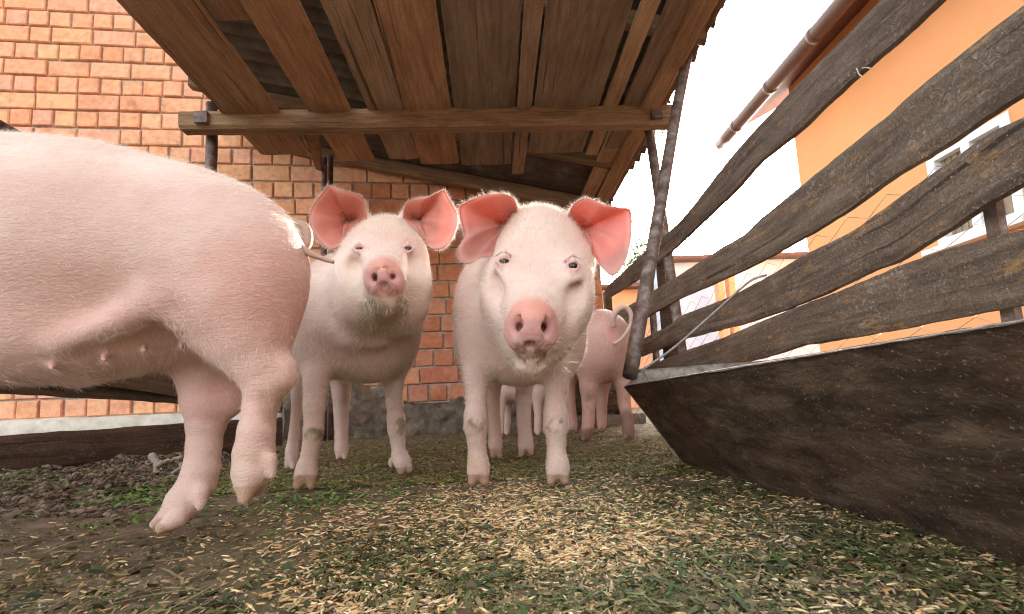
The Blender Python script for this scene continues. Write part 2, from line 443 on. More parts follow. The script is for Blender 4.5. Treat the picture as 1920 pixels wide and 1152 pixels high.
while z < ZT - 0.1:
    wd = 0.245 if row % 2 == 1 else 0.125
    s = S0 + rnd.uniform(0, 0.1)
    while s < S1 - 0.02:
        ww = wd * rnd.uniform(0.97, 1.03)
        if wd > 0.2 and rnd.random() < 0.13: ww = 0.125
        e = min(s + ww, S1)
        gap = 0.0028 + rnd.random() * 0.0022
        x0, x1, z0, z1 = s + gap, e - gap + rnd.uniform(-0.002, 0.001), z + 0.0025 + rnd.random() * 0.003, z + CH - 0.003 - rnd.random() * 0.0045
        out = rnd.uniform(-0.004, 0.005); r = 0.007; j = lambda: rnd.uniform(-0.0018, 0.0018)
        if x1 - x0 > 0.03:
            c = list(rnd.choice(pal)); q = rnd.random()
            if q < 0.10: c = [0.83, 0.42, 0.28]
            if s > -0.9 and z < 1.6: c = [c[0] * 0.72, c[1] * 0.56, c[2] * 0.50]  # bricks under the roof: its shade painted in, darker and redder
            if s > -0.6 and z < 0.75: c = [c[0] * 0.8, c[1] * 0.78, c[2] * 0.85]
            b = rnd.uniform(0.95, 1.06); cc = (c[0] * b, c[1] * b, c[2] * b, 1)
            ring = lambda ins, d: [wall_pt(x0 + ins + j(), z0 + ins * 2 + j(), d), wall_pt(x0 + ins * 2 + j(), z0 + ins + j(), d), wall_pt(x1 - ins * 2 + j(), z0 + ins + j(), d), wall_pt(x1 - ins + j(), z0 + ins * 2 + j(), d),
                                   wall_pt(x1 - ins + j(), z1 - ins * 2 + j(), d), wall_pt(x1 - ins * 2 + j(), z1 - ins + j(), d), wall_pt(x0 + ins * 2 + j(), z1 - ins + j(), d), wall_pt(x0 + ins + j(), z1 - ins * 2 + j(), d)]
            A, B_, C_ = ring(0.0015, -0.02), ring(0.0015, out - 0.002), ring(0.006, out + 0.004)
            v = A + B_ + C_; f = []
            for k in range(8):
                k2 = (k + 1) % 8; f.append((k, k2, 8 + k2, 8 + k)); f.append((8 + k, 8 + k2, 16 + k2, 16 + k))
            f.append(tuple(range(16, 24)))
            ox = rnd.random() * 30
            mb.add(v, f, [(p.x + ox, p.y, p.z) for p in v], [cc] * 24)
        s = e
    z += CH; row += 1
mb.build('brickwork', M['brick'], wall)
# stone footing under the bricks: lumpy, reaching higher near its right end
su = np.linspace(-1.35, 0.80, 130); sz = np.linspace(-0.03, 0.42, 34)
SU, SZ = np.meshgrid(su, sz, indexing='ij')
P0 = np.stack([SU.ravel(), SZ.ravel(), np.zeros(SU.size)], 1)
topz = 0.33 - 0.13 * np.clip((P0[:, 0] + 0.68) / 0.12, 0, 1) + 0.10 * (fbm(P0 * [1, 0, 1], 9, 44) - 0.45)
bump_ = 0.022 + (fbm(P0, 7, 30) - 0.5) * 0.045 + (fbm(P0, 28, 35) - 0.5) * 0.035
dd = np.where(P0[:, 1] < topz, bump_, -0.03)
V = np.array([tuple(wall_pt(a, b, d)) for a, b, d in zip(P0[:, 0], P0[:, 1], dd)])
ii = np.arange(len(V)).reshape(SU.shape)
Qs = np.stack([ii[:-1, :-1], ii[1:, :-1], ii[1:, 1:], ii[:-1, 1:]], -1).reshape(-1, 4)
np_mesh('stone_footing', V, Qs, M['stone'], wall)
# cement ledge along the left part of the wall
mb = MB(); n = 90; V = []; G = []
for i in range(n):
    s = -4.6 + i / (n - 1) * 3.3; k = lambda q: (vnoise(np.array([[s * 9, q, 0]]))[0] - 0.5) * 0.012
    for d, zz in ((0.0, 0.205 + k(1)), (0.07 + k(2), 0.195 + k(3)), (0.085 + k(4), 0.12 + k(5)), (0.06 + k(6), -0.02)):
        V.append(wall_pt(s, zz, d))
f = [(i * 4 + k, (i + 1) * 4 + k, (i + 1) * 4 + k + 1, i * 4 + k + 1) for i in range(n - 1) for k in range(3)]
f += [(0, 1, 2, 3), tuple((n - 1) * 4 + k for k in (3, 2, 1, 0))]
mb.add(V, f); mb.build('ledge', M['ledge'], wall, smooth=True)

# ------------------------------------------------------------------ shed roof over the pen
shed = empty('shed_roof', (0, 1.89, 0))
tag(shed, 'open wooden shed roof of brown planks and corrugated sheet on steel posts', 'roof')
ZP = 1.45; YB = 1.89
def zx(x, y=190): return atZ(x, y, ZP).x
bounds = [(394, 507, 2.18, 0.00), (564, 648, 2.26, 0.004), (682, 752, 2.25, 0.004), (754, 843, 2.30, 0.0), (850, 966, 2.33, 0.006), (970, 998, 2.42, -0.004),
          (1004, 1126, 2.22, 0.003), (1136, 1163, 2.25, 0.002), (1175, 1212, 2.2, 0.006)]
tints = [(1.0, 0.9, 0.8), (1.1, 0.92, 0.78), (0.92, 0.95, 0.95), (1.05, 0.9, 0.8), (0.62, 0.68, 0.72), (0.8, 0.82, 0.85), (0.68, 0.72, 0.74), (1.1, 1.05, 0.95), (0.7, 0.68, 0.7)]
for i, ((a, b, ye, dz), tn) in enumerate(zip(bounds, tints)):
    x0, x1 = zx(a), zx(b); ys = 1.08
    pts = [ys, 1.4, 1.7, 2.0, ye]
    sk = random.Random(i).uniform(-0.006, 0.006)
    T = [(x1 + sk * (y - 1.9), y, ZP + dz) for y in pts]; Bt = [(x0 + sk * (y - 1.9), y, ZP + dz) for y in pts]
    board(T, Bt, (0, 0, 1), 0.022, 'ceiling_plank', M['plank'], shed, seed=i + 3, rough=0.003, tint=tn)
# the short board closing the first gap
board([(zx(566), 1.08, ZP + 0.03), (zx(562), 1.42, ZP + 0.03)], [(zx(505), 1.08, ZP + 0.03), (zx(505), 1.42, ZP + 0.03)], (0, 0, 1), 0.02, 'ceiling_plank', M['plank'], shed, seed=31, tint=(0.9, 0.8, 0.7))
# beam across
bl, br = at(334, 206, YB - 0.03), at(1262, 192, YB - 0.03); bl2, br2 = at(334, 240, YB - 0.03), at(1262, 230, YB - 0.03)
board([bl, (bl + br) / 2, br], [bl2, (bl2 + br2) / 2, br2], (0, 1, 0), 0.07, 'beam', M['beam'], shed, seed=50, rough=0.002)
for xx, yy in ((377, 221), (1232, 212)):
    p = at(xx, yy, YB - 0.045); mb = MB(); box(mb, (p.x - 0.026, p.y - 0.006, p.z - 0.024), (p.x + 0.026, p.y + 0.012, p.z + 0.028)); mb.build('bolt_plate', M['pipe'], shed)
# corrugated roof
M['tin'] = None
def mat_tin():
    n = NT('old corrugated sheet'); g = n.obj(); a = n.noise(g, 6, 5, 0.65); b = n.noise(g, 40, 4, 0.6)
    c = n.ramp(a, [(0.35, (0.06, 0.038, 0.026)), (0.55, (0.11, 0.095, 0.08)), (0.7, (0.17, 0.16, 0.15))])
    c = n.mix(n.math('MULTIPLY', b, 0.4), c, (0.12, 0.06, 0.035))
    return n.done(c, 0.7, n.bump(b, 0.3, 0.003), metal=0.1, spec=0.3)
M['tin'] = mat_tin()
xs = np.linspace(-1.60, 0.84, 40); ys = np.arange(1.02, 3.35, 0.0104)
def roof_z(X): return 1.50 + (0.84 - X) * 0.225
X_, Y_ = np.meshgrid(xs, ys, indexing='ij')
Zr = roof_z(X_) + 0.016 * np.sin(Y_ / 0.083 * 2 * np.pi)
Xr = X_ + np.where(X_ > 0.8, 0.012 * np.sin(Y_ * 9) + 0.02 * ((Y_ * 1.6).astype(int) % 2), 0)
top = np.stack([Xr.ravel(), Y_.ravel(), Zr.ravel()], 1); n1 = len(top)
V = np.vstack([top, top + [0, 0, 0.004]])
ii = np.arange(n1).reshape(X_.shape)
Q1 = np.stack([ii[:-1, :-1], ii[:-1, 1:], ii[1:, 1:], ii[1:, :-1]], -1).reshape(-1, 4)
Q = [Q1, Q1[:, ::-1] + n1]
for e in (ii[0, :], ii[-1, :], ii[:, 0], ii[:, -1]): Q.append(np.stack([e[:-1], e[1:], e[1:] + n1, e[:-1] + n1], 1))
np_mesh('corrugated_sheet', V, np.vstack(Q), M['tin'], shed)
# timbers under the sheet: rafters along the slope, purlins along the pen, plate on the wall
def slope_board(y0, y1, xa, xb, dz, h, nm, seed, tint=(1, 1, 1)):
    T = [(x, y0, roof_z(x) - dz) for x in (xa, (xa + xb) / 2, xb)]; Bq = [(x, y0, roof_z(x) - dz - h) for x in (xa, (xa + xb) / 2, xb)]
    return board(T, Bq, (0, 1, 0), y1 - y0, nm, M['plank'], shed, seed=seed, rough=0.003, tint=tint)
slope_board(2.86, 2.92, -1.3, 0.80, 0.02, 0.085, 'wall_plate', 60, (0.75, 0.68, 0.62))
slope_board(2.36, 2.41, -1.6, 0.80, 0.022, 0.06, 'rafter', 61, (0.6, 0.55, 0.5))
slope_board(1.45, 1.50, -1.6, 0.80, 0.022, 0.06, 'rafter', 62, (0.6, 0.55, 0.5))
for k, (xa, xb, dz, tn) in enumerate(((0.70, 0.77, 0.10, (0.9, 0.75, 0.65)), (0.80, 0.835, 0.02, (0.6, 0.5, 0.45)))):
    T = [(xb, y, roof_z(xb) - dz) for y in (1.1, 2.0, 2.85)]; Bq = [(xa, y, roof_z(xa) - dz) for y in (1.1, 2.0, 2.85)]
    board(T, Bq, (0, 0, 1), 0.03, 'eave_board', M['plank'], shed, seed=70 + k, tint=tn)
# oblique strut seen behind the beam on the right, and the diagonal board at its left end
a, b = at(1190, 232, 2.0), at(1112, 376, 2.82); a2, b2 = at(1150, 232, 2.0), at(1090, 372, 2.82)
board([a, b], [a2, b2], (0.1, 0, 1), 0.03, 'strut', M['plank'], shed, seed=80, tint=(1.1, 1.0, 0.9))
a, b = at(596, 245, 2.0), at(604, 322, 2.75); a2, b2 = at(560, 245, 2.0), at(592, 318, 2.75)
board([a, b], [a2, b2], (0.2, 0, 1), 0.03, 'strut', M['plank'], shed, seed=81, tint=(0.7, 0.6, 0.55))
a, b = at(742, 240, 2.15), at(770, 300, 2.8); a2, b2 = at(705, 240, 2.15), at(735, 296, 2.8)
board([a, b], [a2, b2], (0.2, 0, 1), 0.02, 'strut', M['plank'], shed, seed=82, tint=(0.9, 0.75, 0.6))
# posts
pipe([at(397, 196, 1.96), at(395, 330, 1.96), atZ(372, 880, 0.0) * 1.0 if False else Vector((at(395, 330, 1.96).x - 0.03, 1.96, 0.0))], 0.023, 'post', M['pipe'], shed)
pipe([at(608, 296, 2.75), Vector((at(608, 296, 2.75).x, 2.75, 0.0))], 0.016, 'post', M['pipe'], shed)
pipe([at(620, 292, 2.80), Vector((at(620, 292, 2.80).x, 2.80, 0.0))], 0.016, 'post', M['pipe'], shed)
PT = at(1216, 236, 1.96); PB = at(1283, 690, 1.96); d = (PB - PT); PB0 = PT + d * ((PT.z + 0.01) / (PT.z - PB.z))
pipe([PT, PB0], 0.022, 'post', M['pipe'], shed)
pipe([atZ(1183, 712, 0.20) if False else at(1181, 706, 1.17), at(1232, 420, 1.36), at(1270, 200, 1.55), at(1312, -10, 1.66), at(1320, -60, 1.68)], [0.020] * 14, 'brace_pipe', M['pipe'], shed, n=14)
# torn white rag of fibre caught at the beam end
mb = MB()
for k in range(7):
    p0 = at(1214 + k, 233, 1.93); p1 = at(1232 + k * 2, 238 + k, 1.92); p2 = at(1246 - k * 1.5, 236 + k * 4, 1.92); p3 = at(1254, 230 + k * 3, 1.91)
    V, Qq = tube_arrays(spline([p0, p1, p2, p3], 8), 0.0025, 5); mb.add(V.tolist(), Qq)
M['rope'] = mat_plain('frayed pale rope', (0.55, 0.50, 0.43), 0.9, 0.2, 60)
tag(mb.build('rope', M['rope'], None, True, loc=tuple(at(1232, 238, 1.92))), 'frayed pale rope tied round the right end of the roof beam', 'rope')

# ------------------------------------------------------------------ board fence on the right
XF = 0.78
T1 = [(1134, 540), (1207, 472), (1270, 419), (1300, 383), (1351, 317), (1406, 251), (1482, 171), (1555, 97), (1648, 0), (1780, -125)]
B1 = [(1134, 562), (1207, 516), (1265, 462), (1329, 401), (1373, 357), (1420, 303), (1482, 255), (1555, 186), (1628, 117), (1701, 55), (1756, 0), (1890, -125)]
T2 = [(1134, 600), (1200, 560), (1249, 530), (1267, 519), (1342, 470), (1395, 440), (1413, 419), (1497, 350), (1570, 292), (1617, 252), (1668, 211), (1737, 149), (1785, 113), (1832, 73), (1865, 47), (1920, 7)]
B2 = [(1134, 632), (1200, 601), (1271, 560), (1357, 522), (1425, 489), (1477, 459), (1530, 429), (1599, 386), (1665, 332), (1737, 292), (1803, 248), (1847, 215), (1920, 171)]
T3 = [(1134, 668), (1200, 637), (1256, 609), (1271, 594), (1369, 556), (1444, 515), (1500, 481), (1560, 451), (1605, 429), (1669, 380), (1719, 343), (1792, 292), (1847, 252), (1920, 219)]
B3 = [(1134, 692), (1200, 669), (1282, 635), (1387, 609), (1462, 584), (1556, 545), (1631, 507), (1687, 489), (1702, 474), (1762, 436), (1800, 410), (1849, 380), (1883, 361), (1920, 335)]
T4 = [(1134, 712), (1200, 692), (1286, 657), (1350, 635), (1440, 597), (1522, 564), (1575, 545), (1706, 489), (1762, 470), (1837, 451), (1920, 429)]
B4 = [(1134, 735), (1200, 722), (1286, 706), (1350, 690), (1425, 672), (1500, 648), (1545, 642), (1706, 612), (1800, 594), (1920, 571)]
def edge_curve(E, X, ext=True):
    e = list(E)
    if ext:
        for k in (1.5, 2.3): lx, ly = E[-1]; e.append((VPX + (lx - VPX) * k, VPY + (ly - VPY) * k - 0.0))
    P = [atX(x, y, X) for x, y in e]; P.sort(key=lambda p: -p.y)
    return np.array([tuple(p) for p in P])
def fence_board(T, Bt, X, name, mat, parent, seed, thick=0.024, tint=(1, 1, 1)):
    a, b = edge_curve(T, X), edge_curve(Bt, X)
    y = np.linspace(min(a[0, 1], b[0, 1]), max(a[-1, 1], b[-1, 1], 0.26), 70)
    za = np.interp(-y, -a[:, 1], a[:, 2]); zb = np.interp(-y, -b[:, 1], b[:, 2])
    return board([(X, q, z_) for q, z_ in zip(y, za)], [(X, q, z_) for q, z_ in zip(y, zb)], (1, 0, 0), thick, name, mat, parent, seed=seed, rough=0.0022, tint=tint, step=0.012)
fence = empty('board_fence', (XF, 2.0, 0))
tag(fence, 'weathered grey board fence of four wavy boards beside the trough', 'fence')
for k, (a, b) in enumerate(((T1, B1), (T2, B2), (T3, B3), (T4, B4))):
    fence_board(a, b, XF, 'fence_board', M['fence'], fence, 90 + k * 7, tint=[(0.95, 0.95, 1.0), (1, 1, 1), (1.05, 1.02, 1.0), (1.15, 1.12, 1.08)][k])
mb = MB(); box(mb, (XF + 0.028, 2.06, 0), (XF + 0.075, 2.12, 0.93)); mb.build('fence_post', M['dark_wood'], fence)
mb = MB(); box(mb, (XF + 0.028, 3.12, 0), (XF + 0.075, 3.18, 0.93)); mb.build('fence_post', M['dark_wood'], fence)
q = atX(1885, 400, XF + 0.05)
mb = MB(); box(mb, (XF + 0.027, q.y - 0.008, 0), (XF + 0.04, q.y + 0.012, 0.50)); mb.build('fence_post', M['pipe'], fence)
# twig-like wire on the second board
V, Qq = tube_arrays(spline([atX(1606, 128, XF - 0.004), atX(1611, 140, XF - 0.006), atX(1616, 143, XF - 0.01)], 8), 0.0012, 6); mb = MB(); mb.add(V.tolist(), Qq)
V, Qq = tube_arrays(spline([atX(1616, 128, XF - 0.004), atX(1625, 127, XF - 0.006), atX(1634, 129, XF - 0.01)], 8), 0.0010, 6); mb.add(V.tolist(), Qq)
mb.build('bent_nail', M['rope'], fence)
# the wire from the trough up to the third board
M['wire'] = mat_plain('grey steel wire', (0.30, 0.28, 0.26), 0.5, 0.3, 80, metal=0.4)
S = spline([at(1200, 697, 1.20), at(1260, 655, 1.22), at(1335, 590, 1.22), at(1385, 545, 1.22), at(1412, 524, 1.22), atX(1438, 516, XF - 0.01)], 30)
V, Qq = tube_arrays(S, 0.0032, 8); mb = MB(); mb.add(V.tolist(), Qq)
tag(mb.build('wire', M['wire'], None, True, loc=tuple(S[0])), 'stiff bent wire running from the trough end up to a fence board', 'wire')

# chain-link fence behind
clf = empty('chain_link_fence', (0.92, 2.0, 0)); tag(clf, 'thin chain-link wire fence behind the weathered boards', 'fence')
mb = MB(); cell = 0.058; XC = 0.92; yy = 0.55; zt = 0.62
k = 0
while yy < 4.2:
    n = int(zt / (cell / 2)); P = []
    for i in range(n):
        s = (1 if (i + k) % 2 else -1)
        P.append((XC + 0.0016 * (1 if i % 2 else -1), yy + s * cell / 2 * 0.96 + random.uniform(-0.0015, 0.0015) + 0.02 * math.sin(i * 0.2 + yy), 0.02 + i * cell / 2 + 0.01 * math.sin(yy * 3)))
    V, Qq = tube_arrays(P, 0.00095, 4, cap=False); mb.add(V.tolist(), Qq)
    yy += cell; k += 1
mb.build('wire_mesh', M['wire'], clf)
pipe([(0.93, 2.55, 0), (0.93, 2.55, 0.95)], 0.02, 'post', M['pipe'], clf)

# ------------------------------------------------------------------ left fence
lf = empty('low_board_fence', (-1.3, 1.5, 0)); tag(lf, 'low dark board fence in front of the left brick wall, behind the biggest pig', 'fence')
def lboard(xa, ya_t, ya_b, Ya, xb, yb_t, yb_b, Yb, seed, ext=0.35):
    A, B_ = at(xa, ya_t, Ya), at(xa, ya_b, Ya); C_, D = at(xb, yb_t, Yb), at(xb, yb_b, Yb)
    dT = (A - C_).normalized() * ext; dB = (B_ - D).normalized() * ext
    board([A + dT, A, (A + C_) / 2, C_], [B_ + dB, B_, (B_ + D) / 2, D], (-0.8, 0.55, 0), 0.025, 'fence_board', M['dark_wood'], lf, seed=seed, rough=0.004)
lboard(0, 817, 892, 1.35, 530, 783, 836, 2.02, 120)
lboard(0, 655, 737, 1.42, 352, 722, 758, 1.75, 121)
lboard(150, 640, 716, 1.50, 530, 735, 775, 2.02, 122)
pipe([atX(-60, 203, -1.50), atX(60, 270, -1.50), atX(260, 382, -1.50), atX(374, 446, -1.50)], 0.018, 'top_rail', M['pipe'], lf)
p = at(372, 800, 1.78); pb = MB(); box(pb, (p.x - 0.03, p.y + 0.03, -0.02), (p.x + 0.03, p.y + 0.07, 0.36)); pb.build('fence_post', M['dark_wood'], lf)
pe = atX(370, 443, -1.50); mb = MB(); box(mb, (-1.52, pe.y - 0.02, 0), (-1.48, pe.y + 0.02, pe.z)); mb.build('fence_post', M['dark_wood'], lf)
p = atX(-300, 300, -1.50); mb = MB(); box(mb, (-1.52, 1.12, 0), (-1.48, 1.16, 1.0)); mb.build('fence_post', M['dark_wood'], lf)
# weathered stick leaning on the soil by the low fence
st = MB()
for pts, r in (([at(302, 912, 1.30), at(294, 890, 1.30), at(292, 866, 1.32), at(283, 852, 1.33)], 0.009), ([at(293, 872, 1.30), at(310, 866, 1.31), at(345, 855, 1.33)], 0.006), ([at(300, 900, 1.28), at(325, 888, 1.28), at(345, 868, 1.30)], 0.005)):
    S = spline(pts, 10); S += (RNG.random(S.shape) - 0.5) * 0.006; V, Qq = tube_arrays(S, r * (1 + 0.2 * np.sin(np.arange(10))), 7); st.add(V.tolist(), Qq)
tag(st.build('stick', mat_plain('bleached wood', (0.34, 0.27, 0.21), 0.9, 0.35, 40, 0.8), None, True, loc=tuple(at(296, 905, 1.30))), 'pale forked stick poking out of the soil under the low fence', 'stick')
# ------------------------------------------------------------------ the orange house on the right
def mat_render(name, c):
    n = NT(name); g = n.obj(); a = n.noise(g, 1.5, 5, 0.6); b = n.noise(g, 120, 3, 0.6)
    cc = n.mix(n.ramp(a, [(0.3, 0.0), (0.7, 1.0)]), tuple(x * 0.94 for x in c), tuple(min(1, x * 1.04) for x in c))
    return n.done(cc, 0.9, n.bump(b, 0.3, 0.003), spec=0.2)
M['orange'] = mat_render('orange render', (0.80, 0.37, 0.17))
M['white_wall'] = mat_render('white render', (0.55, 0.70, 0.92))
M['pink_wall'] = mat_render('apricot render', (0.78, 0.42, 0.24))
M['brown_metal'] = mat_plain('brown painted gutter', (0.13, 0.065, 0.05), 0.45, 0.2, 5, 0.1, spec=0.5)
M['tile'] = mat_plain('brown roof boards', (0.13, 0.05, 0.035), 0.8, 0.2, 12, 0.3)
M['white_frame'] = mat_plain('white window frame', (0.75, 0.76, 0.78), 0.4, 0.03, 5, 0.05)
M['curtain'] = mat_plain('beige blind', (0.32, 0.25, 0.18), 0.8, 0.3, 9, 0.2)
XH = 4.0
corner = atX(1500, 345, XH)
house = empty('orange_house', (XH + 2, corner.y, 0)); tag(house, 'orange rendered house with brown gutter and white window beyond the fence', 'house')
wy1 = atX(1737, 300, XH).y; wy0 = atX(1893, 215, XH).y
wzt = atX(1745, 292, XH).z; wzb = atX(1775, 462, XH).z
ztop = 4.15
mb = MB(); Y0, Y1 = -6.0, corner.y
def wallx(mb, ya, yb, za, zb): box(mb, (XH, ya, za), (XH + 0.3, yb, zb))
mb2 = MB()
v = []
def quad(mb, p): mb.add(p, [(0, 1, 2, 3)])
for (ya, yb, za, zb) in ((Y0, wy0, 0, ztop), (wy1, Y1, 0, ztop), (wy0, wy1, 0, wzb), (wy0, wy1, wzt, ztop)):
    quad(mb, [(XH, yb, za), (XH, ya, za), (XH, ya, zb), (XH, yb, zb)])
quad(mb, [(XH + 5, Y1, 0), (XH, Y1, 0), (XH, Y1, ztop), (XH + 5, Y1, ztop)])
quad(mb, [(XH, wy0, wzb), (XH + 0.12, wy0, wzb), (XH + 0.12, wy0, wzt), (XH, wy0, wzt)]); quad(mb, [(XH, wy1, wzb), (XH + 0.12, wy1, wzb), (XH + 0.12, wy1, wzt), (XH, wy1, wzt)])
quad(mb, [(XH, wy0, wzt), (XH + 0.12, wy0, wzt), (XH + 0.12, wy1, wzt), (XH, wy1, wzt)]); quad(mb, [(XH, wy0, wzb), (XH + 0.12, wy0, wzb), (XH + 0.12, wy1, wzb), (XH, wy1, wzb)])
mb.build('wall', M['orange'], house)
# window
fr = MB(); e = 0.07
for (ya, yb, za, zb) in ((wy0, wy1, wzt - e, wzt), (wy0, wy1, wzb, wzb + e), (wy0, wy0 + e, wzb + e, wzt - e), (wy1 - e, wy1, wzb + e, wzt - e), ((wy0 + wy1) / 2 - 0.035, (wy0 + wy1) / 2 + 0.035, wzb + e, wzt - e)):
    box(fr, (XH - 0.01, ya, za), (XH + 0.06, yb, zb))
win = fr.build('window', M['white_frame'], house)
gl = MB(); box(gl, (XH + 0.065, wy0, wzb), (XH + 0.075, wy1, wzt))
for k in range(12):
    y_ = wy0 + (wy1 - wy0) * (k + 0.3) / 12; box(gl, (XH + 0.058, y_, wzb), (XH + 0.063, y_ + 0.03, wzt), (1, 1, 1, 1))
g = gl.build('pane', M['curtain'], win); g.location = (0, 0, 0)
g.data.transform(Matrix.Translation(Vector((0, 0, 0)) )) 
sl = MB(); box(sl, (XH - 0.12, wy0 - 0.06, wzb - 0.05), (XH - 0.012, wy1 + 0.06, wzb - 0.005)); sl.build('window_sill', M['white_frame'], house)
# eaves, gutter
XG = 3.42
ga = atX(1362, 262, XG); gb = atX(1590, -10, XG)
zg = (ga.z + atX(1590, 0, XG).z) / 2
rf = MB(); ye = ga.y
rf.add([(XG + 0.03, ye, zg + 0.02), (XG + 0.03, Y0, zg + 0.02), (XH, Y0, ztop), (XH, ye, ztop)], [(0, 1, 2, 3)])
rf.add([(XG + 0.03, ye, zg + 0.06), (XG + 0.03, Y0, zg + 0.06), (XH + 3, Y0, ztop + 1.6), (XH + 3, ye, ztop + 1.6)], [(3, 2, 1, 0)])
rf.add([(XG + 0.03, ye, zg + 0.02), (XG + 0.03, ye, zg + 0.06), (XH + 3, ye, ztop + 1.6), (XH, ye, ztop)], [(0, 1, 2, 3)])
rf.add([(XG + 0.03, ye, zg + 0.02), (XG + 0.03, ye, zg + 0.06), (XG + 0.03, Y0, zg + 0.06), (XG + 0.03, Y0, zg + 0.02)], [(3, 2, 1, 0)])
rf.build('roof', M['tile'], house)
V, Qq = tube_arrays([(XG - 0.03, y_, zg) for y_ in np.linspace(ye + 0.12, 0, 30)], 0.078, 14); gm = MB(); gm.add(V.tolist(), Qq)
for y_ in np.arange(ye - 0.3, 0, -0.75):
    V, Qq = tube_arrays([(XG - 0.03, y_, zg), (XG - 0.03, y_ - 0.05, zg)], 0.086, 14); gm.add(V.tolist(), Qq)
gut = gm.build('gutter', M['brown_metal'], house, True)

# ------------------------------------------------------------------ pale building straight behind
def facade(name, label, x0, x1, ytop, Yd, mat, roofmat, depth=5, xg=None):
    a, b = at(x0, ytop, Yd), at(x1, ytop, Yd)
    t = empty(name, ((a.x + b.x) / 2, Yd, 0)); tag(t, label, 'building')
    m_ = MB(); box(m_, (a.x, Yd, 0), (b.x, Yd + depth, a.z)); m_.build('wall', mat, t)
    r = MB(); box(r, (a.x - 0.15, Yd - 0.25, a.z + 0.003), (b.x + 0.15, Yd + depth + 0.2, a.z + 0.07)); r.build('roof', roofmat, t)
    return t, a, b
wb, a, b = facade('white_building', 'low white building with a thin brown eave beyond the chain-link fence', 1232, 1700, 494, 9.0, M['white_wall'], M['brown_metal'])
m_ = MB(); zz = at(1300, 560, 9).z
for k in range(2):
    x_ = at(1357 + k * 21, 530, 8.4).x; box(m_, (x_ - 0.09, 8.45, 0), (x_ + 0.03, 8.6, 2.55))
tp = empty('gate_frame', (at(1366, 530, 8.4).x, 8.5, 0)); tag(tp, 'pair of thin orange gate posts in front of the white building', 'gate posts')
m_.build('post', M['pink_wall'], tp)
ob, a, b = facade('apricot_building', 'apricot rendered building end seen behind the farthest pig', 1120, 1238, 545, 9.6, M['pink_wall'], M['brown_metal'])
m_ = MB()
# far garden tree, washed out by the sun
def tree(px_, Yd, ztop, zc, R, seed):
    c = at(px_, 500, Yd).x; t = empty('tree', (c, Yd, 0)); tag(t, 'small leafy tree against the bright sky behind the far buildings', 'tree')
    V, Qq = tube_arrays(spline([(c, Yd, 0), (c + 0.1, Yd, zc * 0.5), (c - 0.1, Yd, zc), (c, Yd, ztop * 0.9)], 12), np.linspace(0.14, 0.03, 12), 8)
    tr = MB(); tr.add(V.tolist(), Qq)
    rg = np.random.default_rng(seed)
    for k in range(9):
        a_ = k * 2.4; p = (c + R * 0.8 * math.cos(a_), Yd + R * 0.8 * math.sin(a_), zc + rg.uniform(0.3, 1.4))
        V, Qq = tube_arrays(spline([(c, Yd, zc * 0.7 + k * 0.1), ((c + p[0]) / 2, (Yd + p[1]) / 2, zc * 0.9 + 0.1 * k), p], 7), np.linspace(0.05, 0.012, 7), 6); tr.add(V.tolist(), Qq)
    tr.build('trunk', M['dark_wood'], t)
    cl = rg.normal(size=(60, 3)) * [R * 0.5, R * 0.5, (ztop - zc) * 0.35] + [c, Yd, (zc + ztop) / 2]
    n = 4500; ctr = cl[rg.integers(0, 60, n)] + rg.normal(size=(n, 3)) * 0.16
    d1 = rg.normal(size=(n, 3)); d1 /= np.linalg.norm(d1, axis=1)[:, None]; d2 = np.cross(d1, rg.normal(size=(n, 3))); d2 /= np.linalg.norm(d2, axis=1)[:, None]
    L = 0.05; V = np.stack([ctr - d1 * L, ctr + d2 * L * 0.5, ctr + d1 * L, ctr - d2 * L * 0.5], 1).reshape(-1, 3)
    np_mesh('crown', V, np.arange(n * 4).reshape(-1, 4), M['leaf'], t, smooth=False)
def mat_leaf(name, c1, c2, tr=0.35):
    n = NT(name); g = n.obj(); a = n.noise(g, 30, 3, 0.6); c = n.mix(a, c1, c2)
    n.p.inputs['Roughness'].default_value = 0.6; n.l(c, n.p.inputs['Base Color'])
    t = n.n('ShaderNodeBsdfTranslucent'); n.l(c, t.inputs[0]); m = n.n('ShaderNodeMixShader'); m.inputs[0].default_value = tr
    n.l(n.p.outputs[0], m.inputs[1]); n.l(t.outputs[0], m.inputs[2]); n.l(m.outputs[0], n.out.inputs[0])
    return n.m
M['leaf'] = mat_leaf('tree leaves', (0.05, 0.09, 0.02), (0.12, 0.16, 0.05))
tree(1203, 14.0, 5.2, 3.6, 0.75, 5)
# ------------------------------------------------------------------ trough
def mat_trough():
    n = NT('caked trough metal'); g = n.attr('gv'); t = n.attr('tint', False)
    s = n.mapping(g, (8, 26, 26)); a = n.noise(s, 1.2, 6, 0.7, 0.2); b = n.noise(g, 48, 7, 0.75, 0.3); f = n.noise(g, 260, 3, 0.6)
    c = n.ramp(a, [(0.32, (0.022, 0.014, 0.009)), (0.5, (0.088, 0.056, 0.036)), (0.68, (0.19, 0.128, 0.084))])
    r = n.ramp(n.noise(g, 7, 4, 0.65), [(0.5, 0.0), (0.66, 1.0)])
    c = n.mix(n.math('MULTIPLY', r, 0.55), c, (0.13, 0.066, 0.040))
    c = n.mix(n.math('MULTIPLY', n.ramp(b, [(0.60, 0.0), (0.72, 1.0)]), 0.45), c, (0.28, 0.20, 0.14))
    c = n.mix(n.math('MULTIPLY', n.ramp(f, [(0.62, 0.0), (0.70, 1.0)]), 0.6), c, (0.45, 0.38, 0.30))
    c = n.mix(1.0, c, t, 'MULTIPLY')
    return n.done(c, 0.65, n.bump(n.math('ADD', b, n.math('MULTIPLY', a, 0.7)), 1.0, 0.012), spec=0.2)
M['trough'] = mat_trough()
